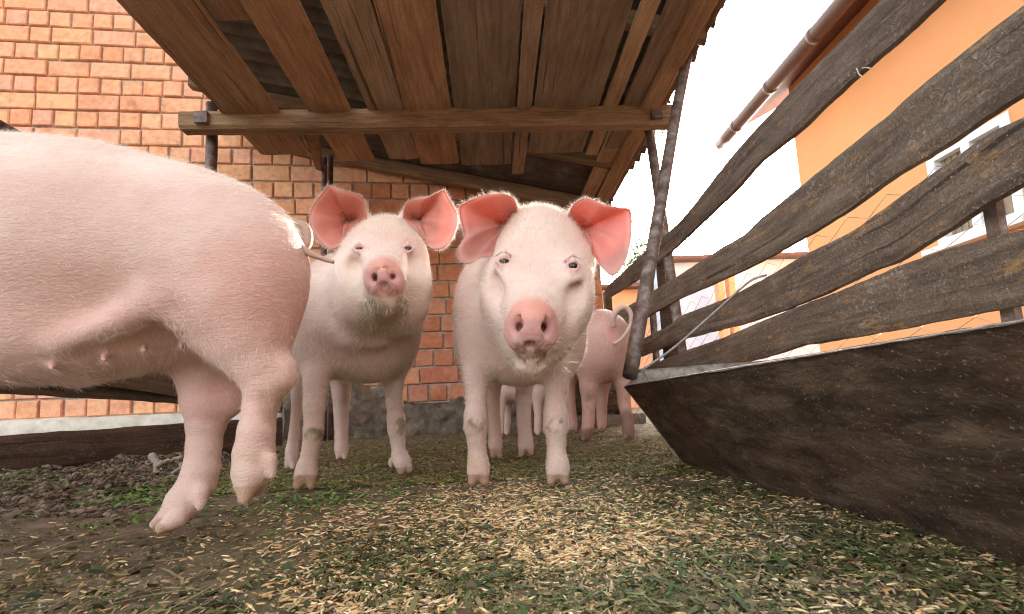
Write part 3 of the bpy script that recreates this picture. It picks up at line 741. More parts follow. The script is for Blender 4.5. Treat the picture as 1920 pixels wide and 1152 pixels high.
M['cement'] = mat_plain('stained cement', (0.26, 0.225, 0.19), 0.9, 0.6, 40, 0.9)
tr0 = at(1170, 725, 1.19); tb0 = atZ(1290, 872, 0.0)
XR, ZR, XBt = tr0.x, tr0.z, tb0.x
rimn = at(1920, 602, 0.30)
trough = empty('feeding_trough', (0.55, 0.7, 0)); tag(trough, 'long dark caked feeding trough with slanting side beside the fence', 'trough')
ys = np.linspace(0, 1, 110); us = np.linspace(0, 1, 44)
U, S_ = np.meshgrid(us, ys, indexing='ij')
topl = np.stack([np.interp(ys, [0, 1], [XR, rimn.x - 0.0]), np.interp(ys, [0, 1], [tr0.y, 0.12]), np.interp(ys, [0, 1], [ZR, rimn.z])], 1)
botl = np.stack([np.full(110, XBt), np.interp(ys, [0, 1], [tb0.y, 0.05]), np.full(110, -0.01)], 1)
Pf = botl[None] + (topl - botl)[None] * U[..., None]
Pf = Pf.reshape(-1, 3)
Pf = Pf + np.array([-0.8, 0, -0.55]) * ((fbm(Pf, 16, 3) - 0.5) * 0.008 + (fbm(Pf, 60, 6) - 0.5) * 0.004)[:, None]
n1 = len(Pf); inn = Pf + np.array([0.012, 0, 0.004])
ii = np.arange(n1).reshape(U.shape)
Q1 = np.stack([ii[:-1, :-1], ii[:-1, 1:], ii[1:, 1:], ii[1:, :-1]], -1).reshape(-1, 4)
Q = [Q1[:, ::-1], Q1 + n1] + [np.stack([e[:-1], e[1:], e[1:] + n1, e[:-1] + n1], 1) for e in (ii[0], ii[-1], ii[:, 0], ii[:, -1])]
mb = MB(); VV = np.vstack([Pf, inn]); mb.add(VV.tolist(), np.vstack(Q).tolist(), [(p[1], p[2], p[0]) for p in VV.tolist()])
mb.build('side_wall', M['trough'], trough, True)
# sharp pale rim, worn
rp = topl + np.array([0.005, 0, 0.001]); V, Qq = tube_arrays(rp[:-8], np.interp(np.arange(102), [0, 50, 101], [0.0032, 0.0026, 0.0010]), 8); mb = MB(); mb.add(V.tolist(), Qq)
M['rim'] = mat_plain('worn bright metal', (0.34, 0.31, 0.27), 0.45, 0.5, 60, 0.6, metal=0.5); mb.build('rim', M['rim'], trough, True)
# far end plate, floor and back wall (inside of pale stained cement)
XB2 = 0.745
mb = MB()
def sheet(mb, A, B_, C_, D, nu, nv, th, seed, amp=0.004):
    A, B_, C_, D = [np.array(tuple(p)) for p in (A, B_, C_, D)]
    u, v = np.meshgrid(np.linspace(0, 1, nu), np.linspace(0, 1, nv), indexing='ij')
    u = u[..., None]; v = v[..., None]
    P = (A * (1 - u) + B_ * u) * (1 - v) + (D * (1 - u) + C_ * u) * v
    nrm = np.cross(B_ - A, D - A); nrm = nrm / np.linalg.norm(nrm)
    P = P.reshape(-1, 3); P = P + nrm * ((fbm(P, 14, seed) - 0.5) * amp * 2)[:, None]
    n_ = len(P); ii = np.arange(n_).reshape(nu, nv); q = np.stack([ii[:-1, :-1], ii[1:, :-1], ii[1:, 1:], ii[:-1, 1:]], -1).reshape(-1, 4)
    Vv = np.vstack([P, P - nrm * th]); Qv = [q, q[:, ::-1] + n_] + [np.stack([e[1:], e[:-1], e[:-1] + n_, e[1:] + n_], 1) for e in (ii[0], ii[-1], ii[:, 0], ii[:, -1])]
    mb.add(Vv.tolist(), np.vstack(Qv).tolist())
sheet(mb, (XBt + 0.02, tb0.y, 0.0), (XB2, tb0.y, 0.0), (XB2 + 0.01, tr0.y + 0.02, 0.252), (XR + 0.055, tr0.y + 0.012, 0.240), 30, 20, 0.014, 3)
sheet(mb, (XBt, tb0.y + 0.001, 0.0), (XBt + 0.021, tb0.y + 0.001, 0.0), (XR + 0.056, tr0.y + 0.013, 0.240), (XR + 0.006, tr0.y + 0.004, ZR + 0.002), 14, 20, 0.014, 3)
mb.build('end_plate', M['cement'], trough, True)
mb = MB(); sheet(mb, (XB2, tb0.y, 0.0), (XB2, 0.05, 0.0), (XB2 + 0.012, 0.1, 0.245), (XB2 + 0.012, tr0.y + 0.02, 0.252), 60, 20, 0.012, 5); mb.build('back_wall', M['cement'], trough, True)
mb = MB(); sheet(mb, (XBt, tb0.y, 0.012), (XBt, 0.05, 0.012), (XB2, 0.05, 0.012), (XB2, tb0.y, 0.012), 30, 20, 0.012, 5); mb.build('floor', M['cement'], trough, True)

# back fence of the pen: low boards and clutter behind the far pigs
bf = empty('pen_end_fence', (0.6, 2.9, 0)); tag(bf, 'low dark plank fence closing the far end of the pen behind the small pigs', 'fence')
board([(0.25, 2.98, 0.20), (0.9, 3.02, 0.21)], [(0.25, 2.98, 0.09), (0.9, 3.02, 0.09)], (0, 1, 0), 0.03, 'fence_board', M['dark_wood'], bf, seed=140)
board([(0.1, 2.97, 0.075), (1.0, 3.02, 0.07)], [(0.1, 2.97, -0.02), (1.0, 3.02, -0.02)], (0, 1, 0), 0.03, 'fence_board', M['fence'], bf, seed=141)
mb = MB(); box(mb, (0.52, 3.03, 0), (0.57, 3.07, 0.42)); mb.build('fence_post', M['dark_wood'], bf); mb = MB(); box(mb, (0.86, 3.06, 0), (0.90, 3.1, 0.42)); mb.build('fence_post', M['dark_wood'], bf)

# ------------------------------------------------------------------ implicit-surface body builder
class Field:
    def __init__(s, lo, hi, h):
        s.h = h; s.lo = np.array(lo, float); s.n = (np.ceil((np.array(hi) - s.lo) / h)).astype(int) + 1
        s.F = np.full(s.n, 0.5, np.float32)
    def sub(s, lo, hi, m):
        a = np.clip(np.floor((np.array(lo) - m - s.lo) / s.h).astype(int), 0, s.n); b = np.clip(np.ceil((np.array(hi) + m - s.lo) / s.h).astype(int) + 1, 0, s.n)
        if (b - a <= 0).any(): return None
        g = [s.lo[i] + s.h * np.arange(a[i], b[i]) for i in range(3)]
        sl = tuple(slice(a[i], b[i]) for i in range(3))
        return sl, g[0][:, None, None].astype(np.float32), g[1][None, :, None].astype(np.float32), g[2][None, None, :].astype(np.float32)
    def comb(s, sl, d, k, op):
        A = s.F[sl]
        if op == 'add':
            h = np.maximum(k - np.abs(A - d), 0) / k; s.F[sl] = np.minimum(A, d) - h * h * k * 0.25
        else:
            d = -d; h = np.maximum(k - np.abs(A - d), 0) / k; s.F[sl] = np.maximum(A, d) + h * h * k * 0.25
    def cone(s, a, b, ra, rb, k=0.02, op='add'):
        a = np.array(tuple(a), float); b = np.array(tuple(b), float); R = max(ra, rb)
        q = s.sub(np.minimum(a, b) - R, np.maximum(a, b) + R, k + 3 * s.h)
        if q is None: return
        sl, X, Y, Z = q; ba = b - a; L2 = ba @ ba + 1e-12
        px_, py_, pz_ = X - a[0], Y - a[1], Z - a[2]
        t = np.clip((px_ * ba[0] + py_ * ba[1] + pz_ * ba[2]) / L2, 0, 1)
        d = np.sqrt((px_ - t * ba[0]) ** 2 + (py_ - t * ba[1]) ** 2 + (pz_ - t * ba[2]) ** 2) - (ra + (rb - ra) * t)
        s.comb(sl, d, k, op)
    def chain(s, pts, k=0.02, op='add', ki=0.006):
        P_ = np.array([tuple(p) for p, r in pts], float); R = max(r for p, r in pts)
        q = s.sub(P_.min(0) - R, P_.max(0) + R, k + 3 * s.h)
        if q is None: return
        sl, X, Y, Z = q; D = None
        for (a, ra), (b, rb) in zip(pts[:-1], pts[1:]):
            a = np.array(tuple(a), float); b = np.array(tuple(b), float); ba = b - a; L2 = ba @ ba + 1e-12
            x_, y_, z_ = X - a[0], Y - a[1], Z - a[2]
            t = np.clip((x_ * ba[0] + y_ * ba[1] + z_ * ba[2]) / L2, 0, 1); t2 = t * t * (3 - 2 * t) * 0.5 + t * 0.5
            d = np.sqrt((x_ - t * ba[0]) ** 2 + (y_ - t * ba[1]) ** 2 + (z_ - t * ba[2]) ** 2) - (ra + (rb - ra) * t2)
            if D is None: D = d
            else:
                h = np.maximum(ki - np.abs(D - d), 0) / ki; D = np.minimum(D, d) - h * h * ki * 0.25
        s.comb(sl, D, k, op)
    def ell(s, c, r, axes=None, k=0.02, op='add'):
        c = np.array(tuple(c), float); R = max(r)
        q = s.sub(c - R, c + R, k + 3 * s.h)
        if q is None: return
        sl, X, Y, Z = q; X = X - c[0]; Y = Y - c[1]; Z = Z - c[2]
        if axes is None: a0, a1, a2 = X, Y, Z
        else:
            A = [np.array(tuple(v), float) for v in axes]
            a0, a1, a2 = [X * v[0] + Y * v[1] + Z * v[2] for v in A]
        k0 = np.sqrt((a0 / r[0]) ** 2 + (a1 / r[1]) ** 2 + (a2 / r[2]) ** 2)
        k1 = np.sqrt((a0 / r[0] ** 2) ** 2 + (a1 / r[1] ** 2) ** 2 + (a2 / r[2] ** 2) ** 2) + 1e-9
        s.comb(sl, (k0 * (k0 - 1) / k1), k, op)
    def mesh(s):
        Fd = s.F; n = np.array(Fd.shape); ins = Fd < 0
        cn = n - 1; cnt = np.zeros(cn, np.float32); acc = np.zeros((*cn, 3), np.float32)
        edges = []
        for ax in range(3):
            sl0 = [slice(None)] * 3; sl1 = [slice(None)] * 3; sl0[ax] = slice(0, -1); sl1[ax] = slice(1, None)
            m = ins[tuple(sl0)] != ins[tuple(sl1)]
            I = np.argwhere(m); f0 = Fd[tuple(sl0)][m]; f1 = Fd[tuple(sl1)][m]
            t = f0 / (f0 - f1); P = I.astype(np.float32); P[:, ax] += t
            o1, o2 = [a for a in range(3) if a != ax]
            for d1 in (0, -1):
                for d2 in (0, -1):
                    C = I.copy(); C[:, o1] += d1; C[:, o2] += d2
                    ok = (C >= 0).all(1) & (C < cn).all(1); Cc = C[ok]
                    np.add.at(cnt, tuple(Cc.T), 1.0)
                    for q in range(3): np.add.at(acc[..., q], tuple(Cc.T), P[ok, q])
            edges.append((ax, I, f0 < 0))
        act = cnt > 0; idx = np.full(cn, -1, np.int64); idx[act] = np.arange(act.sum())
        V = acc[act] / cnt[act][:, None] * s.h + s.lo
        Qs = []
        for ax, I, flip in edges:
            o1, o2 = [a for a in range(3) if a != ax]
            ok = (I[:, o1] > 0) & (I[:, o2] > 0) & (I[:, o1] < cn[o1]) & (I[:, o2] < cn[o2]) & (I[:, ax] < cn[ax]); J = I[ok]; fl = flip[ok]
            def cc(d1, d2):
                C = J.copy(); C[:, o1] += d1; C[:, o2] += d2; return idx[tuple(C.T)]
            q = np.stack([cc(-1, -1), cc(0, -1), cc(0, 0), cc(-1, 0)], 1)
            if ax == 1: fl = ~fl
            q[~fl] = q[~fl][:, ::-1]
            Qs.append(q)
        Q = np.vstack(Qs); Q = Q[(Q >= 0).all(1)]
        return V, Q
def lap(V, Q, it=1, f=0.5):
    E = np.vstack([Q[:, [0, 1]], Q[:, [1, 2]], Q[:, [2, 3]], Q[:, [3, 0]]])
    for _ in range(it):
        S = np.zeros_like(V); c = np.zeros(len(V))
        np.add.at(S, E[:, 0], V[E[:, 1]]); np.add.at(S, E[:, 1], V[E[:, 0]]); np.add.at(c, E[:, 0], 1); np.add.at(c, E[:, 1], 1)
        V = V * (1 - f) + f * S / np.maximum(c, 1)[:, None]
    return V
def vnormals(V, Q):
    fn = np.cross(V[Q[:, 2]] - V[Q[:, 0]], V[Q[:, 3]] - V[Q[:, 1]]); N = np.zeros_like(V)
    for k in range(4): np.add.at(N, Q[:, k], fn)
    return N / (np.linalg.norm(N, axis=1, keepdims=True) + 1e-12), np.linalg.norm(fn, axis=1) * 0.5

# ------------------------------------------------------------------ pig materials
def mat_skin():
    n = NT('pig skin'); g = n.obj(); t = n.attr('tint', False)
    big = n.noise(g, 9, 4, 0.6); med = n.noise(g, 45, 4, 0.65); fine = n.noise(g, 420, 3, 0.6)
    c = n.mix(n.ramp(big, [(0.35, 0.0), (0.65, 1.0)]), (0.90, 0.82, 0.80), (1.03, 1.03, 1.03))
    c = n.mix(n.math('MULTIPLY', n.ramp(med, [(0.5, 0.0), (0.75, 1.0)]), 0.35), c, (1.0, 0.86, 0.84))
    c = n.mix(1.0, t, c, 'MULTIPLY')
    scr = n.ramp(n.noise(n.mapping(g, (14, 14, 90), rot=(0.2, 0.5, 0)), 1.3, 4, 0.6, 0.8), [(0.60, 0.0), (0.70, 1.0)])
    c = n.mix(n.math('MULTIPLY', scr, 0.30), c, (0.50, 0.24, 0.18))
    sp = n.ramp(n.noise(g, 130, 3, 0.6), [(0.70, 0.0), (0.76, 1.0)])
    c = n.mix(n.math('MULTIPLY', sp, 0.30), c, (0.30, 0.17, 0.10))
    p = n.p; p.inputs['Subsurface Weight'].default_value = 0.15
    p.inputs['Subsurface Radius'].default_value = (1.0, 0.35, 0.22); p.inputs['Subsurface Scale'].default_value = 0.012
    st = n.noise(n.mapping(g, (45, 45, 130), rot=(0, 0.35, 0)), 3.0, 4, 0.6, 0.6)
    h = n.math('ADD', n.math('MULTIPLY', fine, 0.4), n.math('MULTIPLY', st, 0.6))
    return n.done(c, 0.55, n.bump(h, 0.8, 0.003), spec=0.35)
def mat_ear():
    n = NT('ear skin'); t = n.attr('tint', False); g = n.obj(); a = n.noise(g, 60, 4, 0.6)
    c = n.mix(n.math('MULTIPLY', a, 0.3), t, (0.60, 0.22, 0.16))
    n.l(c, n.p.inputs['Base Color']); n.p.inputs['Roughness'].default_value = 0.6
    n.l(n.bump(a, 0.25, 0.003), n.p.inputs['Normal'])
    tb = n.n('ShaderNodeBsdfTranslucent'); n.l(n.mix(1.0, c, (1.0, 0.42, 0.30), 'MULTIPLY'), tb.inputs[0])
    m = n.n('ShaderNodeMixShader'); m.inputs[0].default_value = 0.32
    n.l(n.p.outputs[0], m.inputs[1]); n.l(tb.outputs[0], m.inputs[2]); n.l(m.outputs[0], n.out.inputs[0])
    return n.m
def mat_hair():
    n = NT('pale bristles'); n.p.inputs['Base Color'].default_value = (0.88, 0.80, 0.70, 1); n.p.inputs['Roughness'].default_value = 0.5
    tb = n.n('ShaderNodeBsdfTranslucent'); tb.inputs[0].default_value = (0.95, 0.88, 0.78, 1)
    m = n.n('ShaderNodeMixShader'); m.inputs[0].default_value = 0.45
    n.l(n.p.outputs[0], m.inputs[1]); n.l(tb.outputs[0], m.inputs[2]); n.l(m.outputs[0], n.out.inputs[0]); return n.m
def mat_eye():
    n = NT('dark wet eye'); return n.done((0.012, 0.010, 0.012), 0.08, spec=0.6)
M['skin'], M['ear'], M['hair'], M['eye'] = mat_skin(), mat_ear(), mat_hair(), mat_eye()

SK = np.array([0.60, 0.405, 0.345]); PINK = np.array([0.74, 0.38, 0.33]); WHITE = np.array([0.78, 0.63, 0.545])
DIRT = np.array([0.16, 0.13, 0.07]); HOOF = np.array([0.40, 0.26, 0.17]); NOSE = np.array([0.56, 0.30, 0.27])

def hair_obj(name, roots, dirs, length, rad, parent, nseg=4, curl=0.35, seed=0):
    rg = np.random.default_rng(seed); n = len(roots)
    L = length * rg.uniform(0.55, 1.25, n)
    bend = rg.normal(size=(n, 3)) * curl
    t = np.linspace(0, 1, nseg)
    P = roots[:, None, :] + dirs[:, None, :] * (L[:, None] * t[None, :])[..., None] + (bend * L[:, None])[:, None, :] * (t ** 2)[None, :, None] * 0.5
    cu = bpy.data.hair_curves.new(name); cu.add_curves([nseg] * n)
    cu.attributes['position'].data.foreach_set('vector', P.astype(np.float32).ravel())
    r = cu.attributes.get('radius') or cu.attributes.new('radius', 'FLOAT', 'POINT')
    rr = (rad * np.array([1.0, 0.9, 0.65, 0.2][:nseg])[None, :] * (0.6 + 1.9 * rg.random(n)[:, None] ** 4)).astype(np.float32)
    r.data.foreach_set('value', rr.ravel()); cu.materials.append(M['hair'])
    o = bpy.data.objects.new(name, cu); link(o, parent)
    if parent is not None: o.location = -Vector(parent.location)
    return o

def ear_mesh(rim, centre, th=0.0035, nr=60, rings=14, bulge=0.0, deep=1.5):
    """rim: closed outline in space (list of points), centre: the deep point at the ear's root"""
    R = spline(list(rim) + [rim[0]], nr + 1)[:-1]; c = np.array(tuple(centre))
    V = [c[None]]
    for k in range(1, rings + 1):
        t = k / rings
        mid = R.mean(0)
        flat = c + (R - c) * t
        flat[:, 1] = R[:, 1] + (c[1] - R[:, 1]) * ((1 - t) ** 1.7 * 0.85 + (1 - t) * 0.15)
        aa = np.linspace(0, 2 * np.pi, nr, endpoint=False)
        flat[:, 1] += bulge * np.sin(aa * 3 + 1.0) * math.sin(math.pi * t) + bulge * 0.35 * np.sin(aa * 7) * math.sin(math.pi * t)
        V.append(flat)
    V = np.vstack(V); 
    V = V + np.array([0, 1, 0]) * ((fbm(V, 28, 12) - 0.5) * 0.008)[:, None]
    Q = []; T = []
    for k in range(nr): T.append((0, 1 + k, 1 + (k + 1) % nr))
    for r_ in range(rings - 1):
        for k in range(nr):
            k2 = (k + 1) % nr; a = 1 + r_ * nr; b = a + nr; Q.append((a + k, b + k, b + k2, a + k2))
    Q = np.array(Q); T = np.array(T)
    Qx = np.vstack([Q, np.stack([T[:, 0], T[:, 1], T[:, 2], T[:, 2]], 1)])
    N, _ = vnormals(V, Qx)
    if N[:, 1].mean() > 0: N = -N; flip = True
    else: flip = False
    n0 = len(V); 
    Vf = np.vstack([V + N * th * 0.5, V - N * th * 0.5])
    a = 1 + (rings - 1) * nr; rimq = [(a + k, a + (k + 1) % nr, n0 + a + (k + 1) % nr, n0 + a + k) for k in range(nr)]
    Qf = np.vstack([Q, Q[:, ::-1] + n0, rimq]); Tf = np.vstack([T, T[:, ::-1] + n0])
    return Vf, Qf, Tf, n0, R

def build_pig(name, label, field, ears, tails, splats, eyes, hairdirs, nhair, hair_len, hair_r=0.00011, smooth=1, group=None, loc=(0, 0, 0), extra_hair=None, seed=1, nohair=None, sk=SK, tuft=None):
    V, Q = field.mesh(); V = lap(V, Q, smooth, 0.5)
    N, A = vnormals(V, Q)
    # organic unevenness
    V = V + N * ((fbm(V, 18, 5) - 0.5) * 0.0035 + (fbm(V, 60, 8) - 0.5) * 0.0010)[:, None]
    C = np.tile(sk, (len(V), 1))
    for (c, r, colr, s_, brk) in splats:
        c = np.array(tuple(c)); r = np.array([r] * 3 if np.isscalar(r) else r)
        d = np.sqrt((((V - c) / r) ** 2).sum(1)); wgt = np.clip((1.25 - d) / 0.5, 0, 1); wgt = wgt * wgt * (3 - 2 * wgt)
        if brk < 0: wgt = np.clip((1.04 - d) / 0.10, 0, 1)
        if brk > 0:
            nn = fbm(V, brk, 77, 3); wgt = wgt * np.clip((nn - 0.38) / 0.2, 0, 1)
        C = C * (1 - s_ * wgt[:, None]) + np.array(colr) * s_ * wgt[:, None]
    allV = [V]; allQ = [Q]; allT = []; allC = [C]; mi = [np.zeros(len(Q), int)]; mt = []
    off = len(V); rims = []
    for (rim, centre, bulge, tint) in ears:
        v, q, t, n0, R = ear_mesh(rim, centre, bulge=bulge)
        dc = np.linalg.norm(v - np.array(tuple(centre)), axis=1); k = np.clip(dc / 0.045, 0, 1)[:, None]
        front = np.array([0.22, 0.075, 0.055]) * (1 - k) + np.array(tint) * k; front = front * (0.82 + 0.36 * fbm(v, 45, 31)[:, None])  # shade inside the ear canal painted into the tint, darkest at the centre
        cc = front.copy(); cc[n0:] = np.array([0.80, 0.60, 0.52])
        rr = np.zeros(n0); rr[1 + 12 * 60:] = 1; rr = np.r_[rr, rr]; cc = cc * (1 - 0.35 * rr[:, None]) + np.array([0.85, 0.6, 0.52]) * 0.35 * rr[:, None]
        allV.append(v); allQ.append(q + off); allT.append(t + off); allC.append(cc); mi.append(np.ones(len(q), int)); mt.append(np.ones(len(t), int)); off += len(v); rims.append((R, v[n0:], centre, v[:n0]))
    for (pts, rad, colr) in tails:
        S = spline(pts, 48); rr = np.interp(np.linspace(0, 1, 48), np.linspace(0, 1, len(rad)), rad)
        v, q = tube_arrays(S, rr, 12); v = v + (fbm(v, 120, 4)[:, None] - 0.5) * 0.001
        q4 = np.array([f for f in q if len(f) == 4]); t3 = np.array([f for f in q if len(f) == 3])
        allV.append(v); allQ.append(q4 + off); allT.append(t3 + off); allC.append(np.tile(colr, (len(v), 1))); mi.append(np.zeros(len(q4), int)); mt.append(np.zeros(len(t3), int)); off += len(v)
    Vn = np.vstack(allV); Qn = np.vstack(allQ); Tn = np.vstack(allT) if allT else None
    Cn = np.hstack([np.vstack(allC), np.ones((len(Vn), 1))])
    body = np_mesh(name, Vn, Qn, [M['skin'], M['ear']], None, True, Cn, np.concatenate(mi + mt), Tn, loc=loc)
    tag(body, label, 'pig', group)
    for (p, r, ax) in eyes:
        import bmesh
        me = bpy.data.meshes.new('eye'); bm = bmesh.new(); bmesh.ops.create_uvsphere(bm, u_segments=20, v_segments=14, radius=r); bm.to_mesh(me); bm.free()
        me.materials.append(M['eye']); me.polygons.foreach_set('use_smooth', [True] * len(me.polygons))
        e = bpy.data.objects.new('eye', me); link(e, body); e.location = Vector(p) - Vector(loc)
    # bristles
    if nhair:
        rg = np.random.default_rng(seed)
        N, A = vnormals(V, Q); cen = V[Q].mean(1)
        # only where one could see it or where it makes the outline: weight everything equally
        pr = A.copy() * (cen[:, 2] > 0.035)
        if nohair:
            for (c, r) in nohair: pr[np.linalg.norm(cen - np.array(tuple(c)), axis=1) < r] = 0
        pr /= pr.sum(); fi = rg.choice(len(Q), nhair, p=pr)
        u, v_ = rg.random(nhair), rg.random(nhair)
        a, b, c_, d = [V[Q[fi, k]] for k in range(4)]
        P = (a * (1 - u)[:, None] + b * u[:, None]) * (1 - v_)[:, None] + (d * (1 - u)[:, None] + c_ * u[:, None]) * v_[:, None]
        nn = N[Q[fi, 0]]; D = hairdirs(P, nn) ; D = D - nn * (D * nn).sum(1)[:, None]; D /= np.linalg.norm(D, axis=1)[:, None] + 1e-9
        cl = np.stack([fbm(P, 35, 60 + k, 2) - 0.5 for k in range(3)], 1)
        D = D + nn * rg.uniform(0.18, 0.42, nhair)[:, None] + rg.normal(size=P.shape) * 0.13 + cl * 0.9; D /= np.linalg.norm(D, axis=1)[:, None]
        hair_obj('bristles', P - nn * 0.0006, D, hair_len * np.where(P[:, 2] < 0.17, 0.5, 1.0), hair_r, body, seed=seed)
    # hair fringe on ears
    roots = []; dirs = []
    for (R, backv, centre, frontv) in rims:
        rg = np.random.default_rng(seed + 9); n = 1000
        i = rg.integers(0, len(R), n); f = rg.random(n)[:, None]; p = R[i] * (1 - f) + R[(i + 1) % len(R)] * f
        o = p - np.array(tuple(centre)); o /= np.linalg.norm(o, axis=1)[:, None]; 
        roots.append(p); dirs.append(o * 0.8 + rg.normal(size=p.shape) * 0.45 + np.array([0, 0.15, -0.2]))
        fr = frontv; dcn = np.linalg.norm(fr - np.array(tuple(centre)), axis=1); cand = np.where((dcn < 0.045) & (dcn > 0.012))[0]; jj = rg.choice(cand, 500)
        oo = fr[jj] - np.array(tuple(centre)); oo /= np.linalg.norm(oo, axis=1)[:, None]; roots.append(fr[jj]); dirs.append(oo * 0.6 + np.array([0, -0.7, 0.1]) + rg.normal(size=(500, 3)) * 0.25)
        j = rg.integers(0, len(backv), 1000); roots.append(backv[j]); dirs.append(rg.normal(size=(1000, 3)) * 0.5 + np.array([0, 0.5, 0.0]))
    if tuft is not None:
        tc, tr_ = tuft; rg = np.random.default_rng(seed + 40); N_, _ = vnormals(V, Q)
        dv = (V - np.array(tuple(tc))); ok = np.where((np.linalg.norm(dv, axis=1) < tr_) & (N_[:, 2] > 0.25))[0]
        j = rg.choice(ok, 3000); roots.append(V[j]); dirs.append(N_[j] * 0.7 + rg.normal(size=(3000, 3)) * 0.28 + np.array([0, 0.1, 0.35]))
    if extra_hair is not None:
        for p, d_ in extra_hair: roots.append(p); dirs.append(d_)
    if roots:
        R_ = np.vstack(roots); D_ = np.vstack(dirs); D_ /= np.linalg.norm(D_, axis=1)[:, None]
        hair_obj('ear_fringe', R_, D_, 0.008, 0.00009, body, seed=seed + 3, curl=0.5)
    return body, V, N

def hoof(f, ankle, tip_l, tip_r, r0, k=0.006, rt=0.011):
    """two cloven toes from the pastern"""
    for tp in (tip_l, tip_r):
        tp = np.array(tuple(tp)); an = np.array(tuple(ankle)); mid = an * 0.45 + tp * 0.55 + np.array([0, 0, 0.004])
        f.cone(an, mid, r0 * 0.78, rt * 1.25, 0.010); f.cone(mid, tp, rt * 1.2, rt * 0.72, 0.003)

def head(f, E, S, right, Wd, disc_n, disc_r=0.040):
    """E: point midway between the eyes, S: middle of the snout disc, right: towards the viewer's right, Wd: head width at the eyes"""
    E = np.array(tuple(E)); S = np.array(tuple(S)); v = S - E; L = np.linalg.norm(v); v /= L
    u = np.array(tuple(right), float); u -= v * (u @ v); u /= np.linalg.norm(u); w_ = np.cross(u, v)
    if w_[1] > 0: w_ = -w_
    s = Wd / 0.20
    ax = (u, v, w_); P = lambda a, b, c: E + u * a * s + v * b * s + w_ * c * s
    f.ell(P(0, -0.015, -0.062), (0.094 * s, 0.105 * s, 0.072 * s), ax, 0.02)
    f.ell(P(0, -0.085, -0.055), (0.082 * s, 0.060 * s, 0.066 * s), ax, 0.04)
    f.ell(P(0, 0.03, -0.03), (0.05 * s, 0.10 * s, 0.042 * s), ax, 0.04)
    # brow ridges
    for sg in (-1, 1): f.cone(P(sg * 0.045, -0.022, -0.004), P(sg * 0.086, -0.012, -0.030), 0.013 * s, 0.011 * s, 0.02)
    # muzzle
    Sd = S - np.array(tuple(disc_n)) * 0.010
    dr = disc_r
    f.cone(P(0, 0.045, -0.058), Sd - v * 0.03, 0.062 * s, dr * 0.96, 0.05)
    f.cone(Sd - v * 0.03, Sd, dr * 0.94, dr * 0.86, 0.02)
    return ax, P, w_, v, u, s
def snout_disc(f, S, n, u, r):
    n = np.array(tuple(n), float); n /= np.linalg.norm(n); u = np.array(u); u = u - n * (u @ n); u /= np.linalg.norm(u); w_ = np.cross(n, u)
    if w_[2] < 0: w_ = -w_
    S = np.array(tuple(S))
    f.ell(S - n * 0.007, (r * 1.04, 0.0135, r * 0.97), (u, n, w_), 0.003)
    f.ell(S - n * 0.0235, (r * 1.10, 0.0075, r * 1.04), (u, n, w_), 0.008, 'sub') if False else None
    f.ell(S + n * 0.0085, (r * 0.72, 0.0050, r * 0.55), (u, n, w_), 0.010, 'sub')
    f.cone(S - n * 0.012 + w_ * r * 0.35, S - n * 0.010 + w_ * r * 0.55, r * 0.42, r * 0.38, 0.012)
    f.cone(S - n * 0.002 - w_ * r * 0.45 - u * r * 0.3, S - n * 0.002 - w_ * r * 0.45 + u * r * 0.3, r * 0.26, r * 0.26, 0.012)
    for sg in (-1, 1):
        c = S + u * sg * r * 0.42 + w_ * r * 0.05
        f.ell(c + n * 0.004, (r * 0.10, 0.020, r * 0.14), (u, n, w_), 0.006, 'sub')
        f.ell(c + n * 0.010 + u * sg * r * 0.12, (r * 0.16, 0.0055, r * 0.20), (u, n, w_), 0.008, 'sub')
    f.cone(S + n * 0.010 - w_ * r * 0.42, S + n * 0.010 - w_ * r * 0.95, 0.0045, 0.006, 0.006, 'sub')
    return w_
def lashes(eyes):
    rg = np.random.default_rng(2); out = []
    for e in eyes:
        p = A3(e[0]); t = rg.uniform(-1, 1, 40)
        r0 = p + np.stack([t * 0.010, np.full(40, -0.011) + 0.004 * t * t, 0.0062 - 0.003 * t * t], 1)
        out.append((r0, np.stack([t * 0.5, np.full(40, -0.8), np.full(40, -0.45)], 1) + rg.normal(size=(40, 3)) * 0.1))
    return out
def A3(v): return np.array(tuple(v), float)
